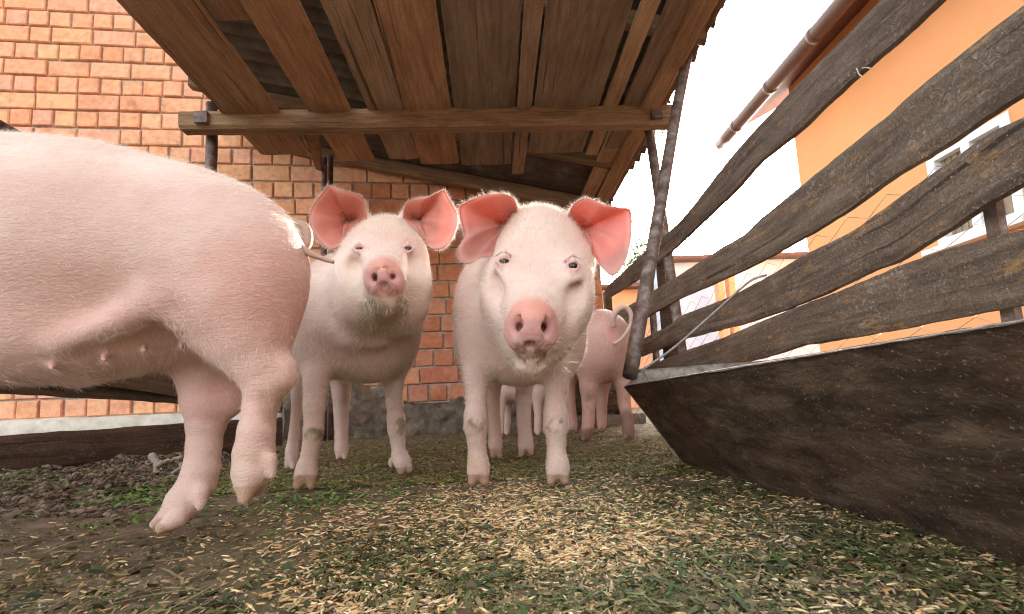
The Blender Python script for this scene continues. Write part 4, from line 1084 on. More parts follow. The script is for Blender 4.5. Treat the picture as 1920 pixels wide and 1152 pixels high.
# ================================================================== pig in front, facing us (centre right)
def pig_front():
    f = Field((-0.30, 0.55, -0.01), (0.38, 1.62, 0.68), 0.0034)
    # trunk, straight back from the camera
    f.ell(at(968, 585, 1.08), (0.135, 0.20, 0.165), None, 0.02)
    f.ell(at(962, 600, 1.32), (0.130, 0.20, 0.155), None, 0.06)
    f.ell(at(960, 605, 1.47), (0.120, 0.11, 0.145), None, 0.06)
    # shoulders / chest
    f.ell(at(905, 610, 0.99), (0.062, 0.09, 0.12), None, 0.05)
    f.ell(at(1045, 612, 0.99), (0.060, 0.09, 0.12), None, 0.05)
    f.ell(at(975, 660, 0.97), (0.075, 0.08, 0.075), None, 0.04)
    # neck
    E = at(1009, 497, 0.80); S = at(996, 617, 0.665)
    f.cone(at(985, 540, 1.02), at(1005, 520, 0.90), 0.125, 0.098, 0.05)
    n = np.array([-0.03, -0.96, -0.05])
    ax, P, w_, v, u, s = head(f, E, S, (1, 0.03, -0.035), 0.203, n, px(53, 0.665))
    # cheeks and jowls
    f.ell(at(1014, 470, 0.868), (0.074, 0.070, 0.087), None, 0.04); f.ell(at(1014, 494, 0.862), (0.097, 0.060, 0.034), None, 0.05)
    for sg, xx in ((-1, 948), (1, 1066)):
        f.ell(at(xx, 560, 0.82), (0.041, 0.070, 0.066), None, 0.04)
        f.ell(at(974 if sg < 0 else 1034, 618, 0.79), (0.038, 0.07, 0.056), None, 0.04)
    f.cone(at(998, 645, 0.79), at(995, 678, 0.705), 0.044, 0.025, 0.03)
    for sg in (-1, 1): f.ell(P(sg * 0.066, 0.070, -0.010), (0.013, 0.044, 0.007), ax, 0.03, 'sub')
    wn = snout_disc(f, A3(S), n, u, px(53, 0.665))
    # mouth groove under the snout
    f.cone(at(945, 668, 0.735), at(975, 678, 0.690), 0.004, 0.005, 0.008, 'sub'); f.cone(at(975, 678, 0.690), at(1012, 680, 0.690), 0.005, 0.005, 0.008, 'sub'); f.cone(at(1012, 680, 0.690), at(1050, 664, 0.735), 0.005, 0.004, 0.008, 'sub')
    # eyes
    eyes = []
    for (x, y) in ((945, 491), (1074, 499)):
        # march to the surface
        d = A3(ray(x, y)); d /= d[1]; Yv = 0.6
        for q in range(300):
            p = A3((0, 0, H)) + d * Yv; i = np.round((p - f.lo) / f.h).astype(int)
            if (i >= 0).all() and (i < f.n).all() and f.F[tuple(i)] < 0.001: break
            Yv += 0.0015
        p = A3((0, 0, H)) + d * Yv; sg = -1 if x < 1000 else 1
        f.ell(p + [0, -0.002, 0], (0.0125, 0.012, 0.0090), None, 0.008, 'sub')
        up = np.array([0, 0, 1.0]); ri = np.array([1.0, 0, 0])
        # upper lid fold, lower lid
        f.chain([(p + ri * -0.013 + up * 0.001, 0.0030), (p + up * 0.0082 + [0, -0.0060, 0], 0.0040), (p + ri * 0.013 + up * 0.002, 0.0030)], 0.004)
        f.chain([(p + ri * -0.013 + up * -0.001, 0.0026), (p + up * -0.0088 + [0, -0.003, 0], 0.0032), (p + ri * 0.013 - up * 0.0015, 0.0026)], 0.004)
        f.chain([(p + ri * -0.017 + up * 0.010 + [0, 0.004, 0], 0.0022), (p + up * 0.0205 + [0, 0.000, 0], 0.0030), (p + ri * 0.015 + up * 0.012 + [0, 0.003, 0], 0.0022)], 0.006)
        eyes.append((p + np.array([0, 0.0040, 0.0002]), 0.0092, None))
    # front legs
    def leg(pts, k=0.025): f.chain([(A3(at(x, y, Yy)), px(r * (0.89 if y > 690 else 1.0), Yy)) for x, y, Yy, r in pts], k)
    leg([(897, 640, 0.97, 42), (893, 700, 0.94, 29), (893, 758, 0.92, 21.5), (892, 780, 0.91, 24.5), (893, 800, 0.905, 25), (894, 828, 0.905, 19), (895, 850, 0.905, 18.5), (896, 868, 0.90, 21.5)])
    hoof(f, at(896, 868, 0.90), at(885, 903, 0.885), at(909, 903, 0.885), 0.022, rt=0.0125)
    leg([(1050, 645, 0.97, 42), (1043, 705, 0.94, 28), (1041, 758, 0.92, 21), (1042, 780, 0.91, 24.5), (1042, 800, 0.905, 25), (1043, 828, 0.905, 19), (1043, 850, 0.905, 18.5), (1045, 868, 0.90, 21.5)])
    hoof(f, at(1045, 868, 0.90), at(1033, 903, 0.885), at(1059, 902, 0.885), 0.022, rt=0.0125)
    # hind legs
    leg([(925, 650, 1.45, 36), (928, 700, 1.46, 19), (924, 740, 1.47, 15), (927, 790, 1.43, 13), (929, 832, 1.40, 14)])
    hoof(f, at(929, 832, 1.40), at(924, 855, 1.375), at(937, 855, 1.375), 0.022, rt=0.011)
    leg([(990, 650, 1.45, 36), (985, 700, 1.46, 20), (982, 745, 1.47, 17), (982, 790, 1.43, 14.5), (985, 826, 1.40, 15)])
    hoof(f, at(985, 826, 1.40), at(977, 853, 1.375), at(996, 850, 1.375), 0.024, rt=0.012)
    # ears
    def R(lst): return [at(x, y, Yy) for x, y, Yy in lst]
    earL = R([(972, 408, 0.850), (968, 380, 0.835), (955, 367, 0.815), (935, 363, 0.80), (900, 369, 0.79), (864, 385, 0.785), (862, 405, 0.785), (868, 432, 0.785), (870, 450, 0.78), (859, 466, 0.775), (857, 482, 0.775),
              (866, 492, 0.775), (882, 494, 0.78), (900, 484, 0.79), (925, 478, 0.815), (948, 455, 0.85)])
    earR = R([(1063, 415, 0.85), (1070, 392, 0.835), (1082, 378, 0.82), (1100, 372, 0.805), (1130, 383, 0.79), (1160, 390, 0.785), (1180, 394, 0.785), (1184, 415, 0.785), (1182, 455, 0.78), (1170, 495, 0.775), (1150, 517, 0.775),
              (1133, 508, 0.785), (1120, 488, 0.81), (1108, 470, 0.84), (1085, 440, 0.86)])
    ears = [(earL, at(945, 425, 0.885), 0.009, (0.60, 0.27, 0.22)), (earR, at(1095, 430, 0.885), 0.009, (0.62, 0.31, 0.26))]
    # ear roots: thick folds
    f.chain([(A3(at(980, 415, 0.87)), 0.018), (A3(at(966, 398, 0.865)), 0.010)], 0.02)
    f.chain([(A3(at(1055, 420, 0.87)), 0.018), (A3(at(1069, 405, 0.865)), 0.010)], 0.02)
    sp = [(E, 0.20, WHITE, 0.7, 0), (P(0, 0.10, -0.03), 0.05, WHITE, 0.6, 0), None]
    sp[2] = (A3(S) + n * 0.004, (0.0455, 0.024, 0.0425), NOSE, 1.0, -1)
    sp.append((A3(S) + A3((0, 0, 0.026)), (0.03, 0.03, 0.022), (0.76, 0.38, 0.29), 0.8, 0)); sp.append((A3(S) + A3((0, -0.004, -0.022)), (0.03, 0.02, 0.016), (0.74, 0.48, 0.47), 0.6, 0))
    for q_ in (-1, 1): sp.append((A3(S) + A3((q_ * px(22, 0.665), -0.004, 0.003)), (0.0062, 0.012, 0.0072), (0.10, 0.03, 0.025), 0.9, 0))  # nostril pits: shade inside painted as a dark tint
    for e in eyes: sp.append((e[0], (0.022, 0.025, 0.016), (0.76, 0.47, 0.44), 0.6, 0)); sp.append((A3(e[0]) + [-.004, -.01, -.013], (0.004, .02, .008), (0.40, 0.18, 0.12), 0.4, 0))
    sp.append((at(1000, 690, 0.74), (0.07, 0.09, 0.03), (0.46, 0.38, 0.28), 0.45, 0)); sp.append((at(996, 668, 0.68), (0.03, 0.03, 0.008), (0.22, 0.15, 0.08), 0.85, 90))
    sp.append((A3(S) + [0, 0, -0.03], (0.034, 0.03, 0.014), (0.26, 0.13, 0.07), 0.75, 190)); sp.append((at(1040, 640, 0.72), (0.02, 0.03, 0.02), (0.50, 0.46, 0.28), 0.4, 90))
    for x in (893, 1042): sp.append((at(x, 797, 0.88), (0.021, 0.03, 0.015), (0.20, 0.17, 0.09), 0.85, 60)); sp.append((at(x, 850, 0.90), (0.04, 0.04, 0.035), (0.50, 0.42, 0.26), 0.55, 40)); sp.append((at(x, 905, 0.89), (0.04, 0.04, 0.018), HOOF, 0.95, -1))
    for x in (929, 985): sp.append((at(x, 860, 1.38), (0.05, 0.05, 0.03), (0.45, 0.28, 0.2), 0.8, 0))
    rearv = A3((0.0, 1.0, -0.25))
    def hd(Pp, nn):
        dist = np.linalg.norm(Pp - A3(E), axis=1); k = np.clip((0.26 - dist) / 0.05, 0, 1)[:, None]
        ra = Pp - A3(S); ra /= np.linalg.norm(ra, axis=1)[:, None] + 1e-9
        return ra * k + rearv * (1 - k) + np.where(Pp[:, 2:3] < 0.2, A3((0, 0, -1.0))[None], 0)
    rg = np.random.default_rng(4)
    ex = []
    # tuft on the poll, long whiskers under the chin
    r0 = np.array([A3(at(x, y, 0.87)) for x, y in zip(rg.uniform(985, 1045, 600), rg.uniform(391, 402, 600))]); ex.append((r0, rg.normal(size=r0.shape) * 0.5 + A3((0, 0, 1.1))))
    wr = np.array([A3(at(x, y, 0.75)) for x, y in zip(rg.uniform(915, 960, 26), rg.uniform(655, 690, 26))]); 
    wr2 = np.array([A3(at(x, y, 0.75)) for x, y in zip(rg.uniform(1025, 1058, 30), rg.uniform(655, 692, 30))])
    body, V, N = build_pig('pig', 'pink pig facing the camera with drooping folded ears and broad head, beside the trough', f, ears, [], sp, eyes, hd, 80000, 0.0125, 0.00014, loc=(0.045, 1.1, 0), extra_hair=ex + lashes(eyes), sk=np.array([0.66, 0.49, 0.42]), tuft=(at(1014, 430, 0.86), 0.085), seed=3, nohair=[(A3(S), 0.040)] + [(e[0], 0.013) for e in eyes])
    D1 = rg.normal(size=wr.shape) * 0.45 + A3((-0.5, -0.3, -0.6)); D2 = rg.normal(size=wr2.shape) * 0.45 + A3((0.6, -0.3, -0.5))
    W = np.vstack([wr, wr2]); Dw = np.vstack([D1, D2]); Dw /= np.linalg.norm(Dw, axis=1)[:, None]
    hair_obj('whiskers', W, Dw, 0.034, 0.00014, body, curl=0.6, seed=8)
    return body

# ================================================================== pig left of it, head raised
def pig_mid():
    f = Field((-0.62, 0.78, -0.01), (-0.02, 1.66, 0.66), 0.0036)
    f.ell(at(668, 590, 1.15), (0.125, 0.17, 0.150), None, 0.03)
    f.ell(at(625, 600, 1.33), (0.125, 0.17, 0.150), None, 0.06)
    f.ell(at(600, 605, 1.48), (0.120, 0.10, 0.140), None, 0.06)
    f.ell(at(598, 615, 1.07), (0.065, 0.09, 0.125), None, 0.05)
    f.ell(at(742, 620, 1.16), (0.055, 0.09, 0.11), None, 0.05)
    f.ell(at(690, 655, 1.08), (0.085, 0.08, 0.08), None, 0.05)
    E = at(720, 470, 0.965); S = at(720, 523, 0.815)
    f.cone(at(675, 590, 1.12), at(706, 545, 1.02), 0.135, 0.108, 0.05)
    f.ell(at(722, 474, 1.01), (0.072, 0.06, 0.083), None, 0.04); f.ell(at(724, 472, 1.00), (0.085, 0.055, 0.034), None, 0.05)
    n = np.array([0.10, -0.98, 0.08]); n /= np.linalg.norm(n)
    ax, P, w_, v, u, s = head(f, E, S, (1, 0.0, -0.01), 0.185, n, px(38.5, 0.815))
    for sg in (-1, 1):
        f.ell(at(722 + sg * 45, 535, 0.965), (0.040, 0.07, 0.064), None, 0.04)
        f.ell(at(718 + sg * 34, 580, 0.955), (0.044, 0.065, 0.048), None, 0.04)
    f.cone(at(722, 575, 0.94), at(722, 566, 0.845), 0.050, 0.030, 0.03)
    # collar fold of the neck
    f.chain([(A3(at(612, 560, 1.02)), 0.020), (A3(at(620, 605, 1.0)), 0.022), (A3(at(660, 636, 0.99)), 0.020), (A3(at(715, 640, 0.985)), 0.014)], 0.03)
    for sg in (-1, 1): f.ell(P(sg * 0.066, 0.078, -0.010), (0.015, 0.040, 0.013), ax, 0.035, 'sub')
    snout_disc(f, A3(S), n, u, px(38.5, 0.815))
    for a, b in (((686, 558, .865), (706, 566, .835)), ((706, 566, .835), (735, 566, .835)), ((735, 566, .835), (758, 556, .865))): f.cone(at(*a), at(*b), 0.004, 0.004, 0.008, 'sub')
    eyes = []
    for (x, y) in ((673, 467), (766, 467)):
        d = A3(ray(x, y)); d /= d[1]; Yv = 0.75
        for q in range(300):
            p = A3((0, 0, H)) + d * Yv; i = np.round((p - f.lo) / f.h).astype(int)
            if (i >= 0).all() and (i < f.n).all() and f.F[tuple(i)] < 0.001: break
            Yv += 0.0015
        p = A3((0, 0, H)) + d * Yv; up = np.array([0, 0, 1.0]); ri = np.array([1.0, 0, 0])
        f.ell(p + [0, -0.002, 0], (0.012, 0.012, 0.0082), None, 0.008, 'sub')
        f.chain([(p + ri * -0.013 + up * 0.001, 0.0030), (p + up * 0.0074 + [0, -0.0062, 0], 0.0040), (p + ri * 0.013 + up * 0.002, 0.0030)], 0.004)
        f.chain([(p + ri * -0.013 + up * -0.001, 0.0026), (p + up * -0.0080 + [0, -0.003, 0], 0.0032), (p + ri * 0.013 - up * 0.0015, 0.0026)], 0.004)
        eyes.append((p + np.array([0, 0.0040, 0.0]), 0.0088, None))
    def leg(pts, k=0.025): f.chain([(A3(at(x, y, Yy)), px(r * (0.85 if y > 690 else 0.95), Yy)) for x, y, Yy, r in pts], k)
    leg([(597, 640, 1.05, 40), (594, 700, 1.02, 27), (590, 760, 1.00, 22), (588, 808, 0.985, 20.5), (581, 850, 0.98, 17), (576, 876, 0.975, 18)])
    hoof(f, at(576, 874, 0.975), at(558, 911, 0.955), at(584, 911, 0.96), 0.021, rt=0.0125)
    leg([(738, 640, 1.17, 40), (737, 700, 1.17, 25), (739, 756, 1.17, 16.5), (742, 785, 1.165, 18.5), (744, 805, 1.165, 18), (746, 830, 1.165, 14), (750, 858, 1.16, 16)])
    hoof(f, at(750, 857, 1.16), at(752, 884, 1.14), at(768, 881, 1.15), 0.021, rt=0.013)
    f.ell(at(733, 868, 1.17), (0.007, 0.007, 0.014), None, 0.004)
    # hind leg (the other one is hidden)
    leg([(563, 650, 1.45, 44), (556, 715, 1.44, 24), (549, 770, 1.44, 19), (546, 820, 1.42, 16), (544, 850, 1.40, 15.5)])
    hoof(f, at(544, 850, 1.40), at(538, 874, 1.385), at(549, 876, 1.38), 0.023, rt=0.012)
    leg([(640, 650, 1.46, 40), (640, 715, 1.45, 22), (640, 770, 1.45, 16), (640, 820, 1.43, 13), (640, 838, 1.42, 13)])
    hoof(f, at(640, 838, 1.42), at(634, 858, 1.40), at(646, 858, 1.40), 0.02, rt=0.011)
    def R(lst): return [at(x, y, Yy) for x, y, Yy in lst]
    earL = R([(688, 412, 1.01), (686, 385, 1.0), (676, 368, 0.985), (655, 361, 0.97), (638, 357, 0.96), (617, 347, 0.955), (603, 362, 0.955), (588, 383, 0.955), (581, 405, 0.95), (584, 430, 0.95), (598, 453, 0.95), (617, 468, 0.95), (638, 461, 0.965), (645, 445, 0.985), (662, 430, 1.01)])
    earR = R([(755, 412, 1.01), (757, 392, 1.0), (766, 377, 0.985), (785, 372, 0.97), (805, 369, 0.96), (831, 356, 0.955), (843, 374, 0.955), (857, 400, 0.955), (857, 425, 0.95), (846, 452, 0.95), (828, 467, 0.95), (808, 465, 0.96), (798, 447, 0.985), (780, 430, 1.01)])
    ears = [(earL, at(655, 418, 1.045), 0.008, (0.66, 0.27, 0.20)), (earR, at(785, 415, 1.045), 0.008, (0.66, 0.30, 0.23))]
    f.chain([(A3(at(694, 420, 1.03)), 0.018), (A3(at(684, 404, 1.03)), 0.010)], 0.02)
    f.chain([(A3(at(749, 420, 1.03)), 0.018), (A3(at(758, 404, 1.03)), 0.010)], 0.02)
    sp = [(E, 0.17, WHITE, 0.8, 0), (A3(S) + n * 0.004, (0.041, 0.023, 0.0385), NOSE, 1.0, -1), (A3(S) + A3((0, 0, 0.024)), (0.03, 0.03, 0.018), (0.76, 0.40, 0.31), 0.8, 0)]
    for q_ in (-1, 1): sp.append((A3(S) + A3((q_ * px(16.5, 0.815), -0.004, 0.004)), (0.0055, 0.012, 0.0065), (0.10, 0.03, 0.025), 0.9, 0))  # dark tint paints the shade inside the nostrils
    for e in eyes: sp.append((e[0], (0.022, 0.025, 0.016), (0.78, 0.52, 0.50), 0.6, 0)); sp.append((A3(e[0]) + [0, -.01, -.012], (0.004, .02, .006), (0.42, 0.2, 0.13), 0.4, 0))
    sp += [(at(722, 577, 0.86), (0.065, 0.05, 0.022), (0.20, 0.19, 0.07), 0.85, 50), (at(720, 600, 0.90), (0.05, 0.07, 0.03), (0.45, 0.42, 0.22), 0.6, 30), (at(680, 545, 0.90), (0.05, 0.06, 0.03), (0.60, 0.56, 0.34), 0.35, 30), (at(772, 545, 0.90), (0.05, 0.06, 0.03), (0.60, 0.56, 0.34), 0.35, 30),
           (A3(S) + [0, 0, -0.022], (0.032, 0.03, 0.012), (0.28, 0.15, 0.08), 0.7, 190), (at(587, 815, 0.965), (0.019, 0.03, 0.014), (0.19, 0.18, 0.08), 0.9, 60), (at(750, 800, 1.15), (0.013, 0.03, 0.022), (0.24, 0.19, 0.10), 0.8, 60),
           (at(572, 905, 0.965), (0.04, 0.04, 0.018), HOOF, 0.95, -1), (at(756, 886, 1.15), (0.04, 0.04, 0.016), HOOF, 0.95, -1), (at(580, 860, 0.97), (0.04, 0.04, 0.04), (0.62, 0.52, 0.34), 0.4, 40)]
    def hd(Pp, nn):
        dist = np.linalg.norm(Pp - A3(E), axis=1); k = np.clip((0.24 - dist) / 0.05, 0, 1)[:, None]
        ra = Pp - A3(S); ra /= np.linalg.norm(ra, axis=1)[:, None] + 1e-9
        return ra * k + A3((-0.2, 1.0, -0.35)) * (1 - k) + np.where(Pp[:, 2:3] < 0.2, A3((0, 0, -1.0))[None], 0)
    rg = np.random.default_rng(4)
    r0 = np.array([A3(at(x, y, 1.03)) for x, y in zip(rg.uniform(705, 742, 500), rg.uniform(405, 414, 500))])
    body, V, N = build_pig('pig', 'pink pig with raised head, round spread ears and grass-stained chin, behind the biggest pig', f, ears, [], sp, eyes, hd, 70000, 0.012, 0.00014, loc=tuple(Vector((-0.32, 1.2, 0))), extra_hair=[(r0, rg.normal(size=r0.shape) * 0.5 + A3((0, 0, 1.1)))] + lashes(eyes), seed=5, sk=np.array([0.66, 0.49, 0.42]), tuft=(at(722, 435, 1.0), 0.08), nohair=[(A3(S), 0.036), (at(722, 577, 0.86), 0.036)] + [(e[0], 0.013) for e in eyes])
    return body

# ================================================================== biggest pig, side on, at the left
def pig_side():
    f = Field((-1.55, 0.40, -0.01), (-0.12, 0.82, 0.62), 0.0036)
    f.ell(at(-520, 470, 0.60), (0.16, 0.120, 0.135), None, 0.02)
    f.ell(at(-260, 480, 0.60), (0.24, 0.128, 0.153), None, 0.06)
    f.ell(at(20, 476, 0.60), (0.24, 0.125, 0.149), None, 0.07)
    f.ell(at(240, 478, 0.60), (0.17, 0.114, 0.118), None, 0.07)
    f.ell(at(404, 490, 0.60), (0.104, 0.100, 0.098), None, 0.06)
    # hams
    f.ell(at(455, 540, 0.535), (0.070, 0.058, 0.092), None, 0.05)
    f.ell(at(410, 480, 0.545), (0.085, 0.050, 0.070), None, 0.05)
    f.ell(at(440, 560, 0.655), (0.070, 0.055, 0.085), None, 0.04)
    # belly line sag and flank fold from the stifle
    f.ell(at(120, 640, 0.60), (0.16, 0.09, 0.050), None, 0.05)
    f.cone(at(180, 690, 0.60), at(150, 706, 0.60), 0.018, 0.012, 0.02)
    f.chain([(A3(at(395, 575, 0.525)), 0.042), (A3(at(340, 560, 0.512)), 0.022), (A3(at(290, 568, 0.505)), 0.016), (A3(at(235, 596, 0.506)), 0.014), (A3(at(175, 622, 0.512)), 0.011), (A3(at(110, 645, 0.52)), 0.007)], 0.022)
    f.ell(at(255, 640, 0.452), (0.070, 0.034, 0.024), None, 0.016, 'sub')
    f.chain([(A3(at(322, 600, 0.478)), 0.017), (A3(at(345, 640, 0.486)), 0.015), (A3(at(385, 690, 0.50)), 0.012), (A3(at(410, 725, 0.53)), 0.010)], 0.018, 'sub')
    # near hind leg, lifted
    def leg(pts, k=0.02): f.chain([(A3(at(x, y, Yy)), px(r, Yy)) for x, y, Yy, r in pts], k)
    leg([(445, 585, 0.535, 80), (470, 645, 0.535, 55), (490, 690, 0.535, 46), (497, 720, 0.535, 37), (488, 762, 0.535, 28.5), (481, 810, 0.53, 30), (476, 850, 0.53, 32.5), (475, 883, 0.525, 28.5)], 0.03)
    f.ell(at(538, 700, 0.535), (0.010, 0.013, 0.014), None, 0.02)
    f.cone(at(466, 890, 0.525), at(458, 937, 0.512), 0.017, 0.0065, 0.008)
    f.cone(at(486, 885, 0.530), at(480, 922, 0.535), 0.015, 0.0065, 0.004)
    f.cone(at(506, 862, 0.520), at(510, 892, 0.518), 0.008, 0.0050, 0.004)
    # far hind leg, on the ground
    leg([(400, 600, 0.66, 70), (383, 670, 0.66, 48), (386, 720, 0.66, 43), (394, 752, 0.66, 45), (388, 792, 0.66, 32), (383, 835, 0.66, 27), (378, 880, 0.66, 28.5), (370, 908, 0.66, 29.5), (345, 945, 0.655, 27)], 0.03)
    f.ell(at(437, 750, 0.66), (0.014, 0.014, 0.020), None, 0.02)
    f.cone(at(345, 945, 0.655), at(318, 976, 0.65), 0.024, 0.015, 0.010); f.cone(at(332, 973, 0.636), at(303, 991, 0.622), 0.014, 0.008, 0.002)
    f.cone(at(318, 958, 0.676), at(290, 983, 0.684), 0.012, 0.007, 0.002)
    f.cone(at(376, 922, 0.645), at(376, 950, 0.64), 0.012, 0.0060, 0.004)
    # front legs, outside the picture
    for dy in (0.53, 0.66):
        f.chain([(A3((-0.98, dy, 0.30)), 0.055), (A3((-0.99, dy, 0.19)), 0.030), (A3((-0.985, dy, 0.12)), 0.026), (A3((-0.985, dy, 0.05)), 0.021)], 0.03)
        hoof(f, (-0.985, dy, 0.05), (-1.005, dy - 0.012, 0.012), (-1.005, dy + 0.012, 0.012), 0.021, rt=0.0125)
    # neck and lowered head, outside the picture
    f.chain([(A3((-1.10, 0.60, 0.38)), 0.125), (A3((-1.22, 0.60, 0.30)), 0.10), (A3((-1.30, 0.60, 0.22)), 0.075), (A3((-1.38, 0.60, 0.12)), 0.042)], 0.05)
    # teats
    for (x, y, Yy) in ((97, 692, 0.53), (196, 676, 0.525), (20, 708, 0.56), (270, 658, 0.53), (340, 652, 0.54)):
        f.cone(at(x, y - 6, Yy + 0.01), at(x, y, Yy), 0.0042, 0.0030, 0.008)
    tail = [at(520, 450, 0.58), at(548, 440, 0.575), at(558, 426, 0.57), at(570, 428, 0.565), at(576, 446, 0.56), at(572, 462, 0.555), at(562, 462, 0.55), at(557, 448, 0.545), at(562, 462, 0.54), at(578, 474, 0.54), at(602, 484, 0.54), at(626, 492, 0.54)]
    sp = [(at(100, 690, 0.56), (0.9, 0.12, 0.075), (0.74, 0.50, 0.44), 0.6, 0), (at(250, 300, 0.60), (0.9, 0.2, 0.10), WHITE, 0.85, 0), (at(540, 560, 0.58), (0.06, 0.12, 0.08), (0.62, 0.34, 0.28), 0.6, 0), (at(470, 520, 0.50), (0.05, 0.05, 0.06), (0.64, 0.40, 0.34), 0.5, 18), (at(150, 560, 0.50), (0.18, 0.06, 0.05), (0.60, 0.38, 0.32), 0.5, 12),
          (at(390, 765, 0.63), (0.03, 0.05, 0.03), (0.80, 0.50, 0.46), 0.6, 0), (at(380, 880, 0.63), (0.035, 0.05, 0.05), (0.78, 0.52, 0.46), 0.4, 0), (at(465, 905, 0.51), (0.04, 0.05, 0.035), (0.50, 0.36, 0.26), 0.5, 40), (at(448, 860, 0.51), (0.02, 0.05, 0.03), (0.52, 0.43, 0.30), 0.4, 30),
          (at(303, 988, 0.64), (0.024, 0.05, 0.013), HOOF, 0.9, -1), (at(280, 622, 0.49), (0.03, 0.04, 0.015), (0.35, 0.16, 0.08), 0.7, 150), (at(515, 760, 0.52), (0.015, 0.03, 0.03), (0.42, 0.30, 0.2), 0.6, 80), (at(460, 935, 0.51), (0.025, 0.04, 0.013), HOOF, 0.9, -1)]
    for (x, y, Yy) in ((97, 692, 0.53), (196, 676, 0.525), (20, 708, 0.56), (270, 658, 0.53)): sp.append((at(x, y, Yy), 0.007, (0.70, 0.38, 0.33), 0.6, 0))
    def hd(Pp, nn):
        d = np.tile(A3((0.9, 0, -0.35)), (len(Pp), 1)); lo = Pp[:, 2] < 0.27
        d[lo & (Pp[:, 0] > -0.48)] = A3((0.1, 0, -1)); return d
    return build_pig('pig', 'biggest pink pig standing side-on at the left with a hind leg lifted and curly tail', f, [], [(tail, [0.009, 0.0085, 0.008, 0.007, 0.0055, 0.0045, 0.0035, 0.0022], (0.46, 0.31, 0.24))], sp, [], hd, 130000, 0.0095, 0.00007, loc=(-0.62, 0.6, 0), seed=7, sk=np.array([0.65, 0.465, 0.40]))

# ================================================================== far pig seen from behind
def pig_far():
    f = Field((0.10, 1.70, -0.01), (0.68, 2.85, 0.68), 0.006)
    Y0 = 1.87
    f.ell(at(1128, 650, 1.97), (0.125, 0.16, 0.165), None, 0.02)
    f.ell(at(1105, 652, 2.20), (0.13, 0.22, 0.155), None, 0.06)
    f.ell(at(1085, 655, 2.42), (0.12, 0.14, 0.15), None, 0.06)
    f.ell(at(1108, 660, 1.92), (0.062, 0.07, 0.12), None, 0.04); f.ell(at(1160, 655, 1.92), (0.055, 0.07, 0.115), None, 0.04)
    def leg(pts, k=0.03): f.chain([(A3(at(x, y, Yy)), px(r, Yy)) for x, y, Yy, r in pts], k)
    leg([(1106, 680, 1.93, 30), (1104, 725, 1.92, 17), (1104, 755, 1.93, 13), (1103, 790, 1.90, 11.5), (1101, 808, 1.88, 12)])
    hoof(f, at(1101, 808, 1.88), at(1094, 824, 1.86), at(1104, 824, 1.86), 0.024, rt=0.013)
    leg([(1165, 670, 1.93, 28), (1168, 720, 1.92, 15), (1170, 755, 1.93, 12), (1177, 790, 1.90, 11), (1178, 805, 1.88, 12)])
    hoof(f, at(1178, 805, 1.88), at(1174, 820, 1.86), at(1185, 820, 1.86), 0.024, rt=0.013)
    leg([(1062, 690, 2.4, 24), (1066, 730, 2.4, 12), (1070, 770, 2.38, 10), (1074, 795, 2.36, 9)])
    hoof(f, at(1074, 793, 2.36), at(1071, 806, 2.34), at(1079, 806, 2.34), 0.022, rt=0.013)
    leg([(1130, 700, 2.4, 22), (1128, 740, 2.4, 12), (1128, 775, 2.38, 10), (1128, 795, 2.36, 9)])
    hoof(f, at(1128, 793, 2.36), at(1124, 804, 2.34), at(1132, 804, 2.34), 0.022, rt=0.013)
    # neck, head and ears turned away
    f.cone(at(1080, 645, 2.5), at(1075, 655, 2.72), 0.11, 0.07, 0.05); f.cone(at(1075, 660, 2.72), at(1072, 690, 2.80), 0.06, 0.035, 0.04)
    f.ell(at(1045, 625, 2.66), (0.02, 0.02, 0.07), None, 0.02); f.ell(at(1105, 625, 2.66), (0.02, 0.02, 0.07), None, 0.02)
    tail = [at(1150, 612, 1.78), at(1150, 594, 1.76), at(1160, 580, 1.75), at(1174, 578, 1.75), at(1183, 590, 1.75), at(1182, 610, 1.755), at(1172, 628, 1.76), at(1160, 640, 1.765), at(1150, 645, 1.765)]
    sp = [(at(1150, 620, 1.8), (0.03, 0.06, 0.05), (0.72, 0.36, 0.32), 0.7, 0), (at(1103, 815, 1.88), (0.04, 0.05, 0.03), (0.16, 0.09, 0.06), 0.8, 0), (at(1178, 800, 1.88), (0.04, 0.05, 0.07), (0.16, 0.09, 0.06), 0.75, 0), (at(1108, 755, 1.88), (0.02, 0.05, 0.05), (0.30, 0.20, 0.12), 0.6, 40)]
    hd = lambda P_, n_: np.tile(A3((0, -1, -0.3)), (len(P_), 1))
    return build_pig('pig', 'small pig seen from behind with a ring-shaped curled tail, near the trough end', f, [], [(tail, [0.014, 0.012, 0.010, 0.009, 0.008, 0.007], (0.62, 0.47, 0.40))], sp, [], hd, 15000, 0.012, 0.00018, loc=(0.42, 2.1, 0), seed=9, sk=SK * [0.98, 0.92, 0.9])

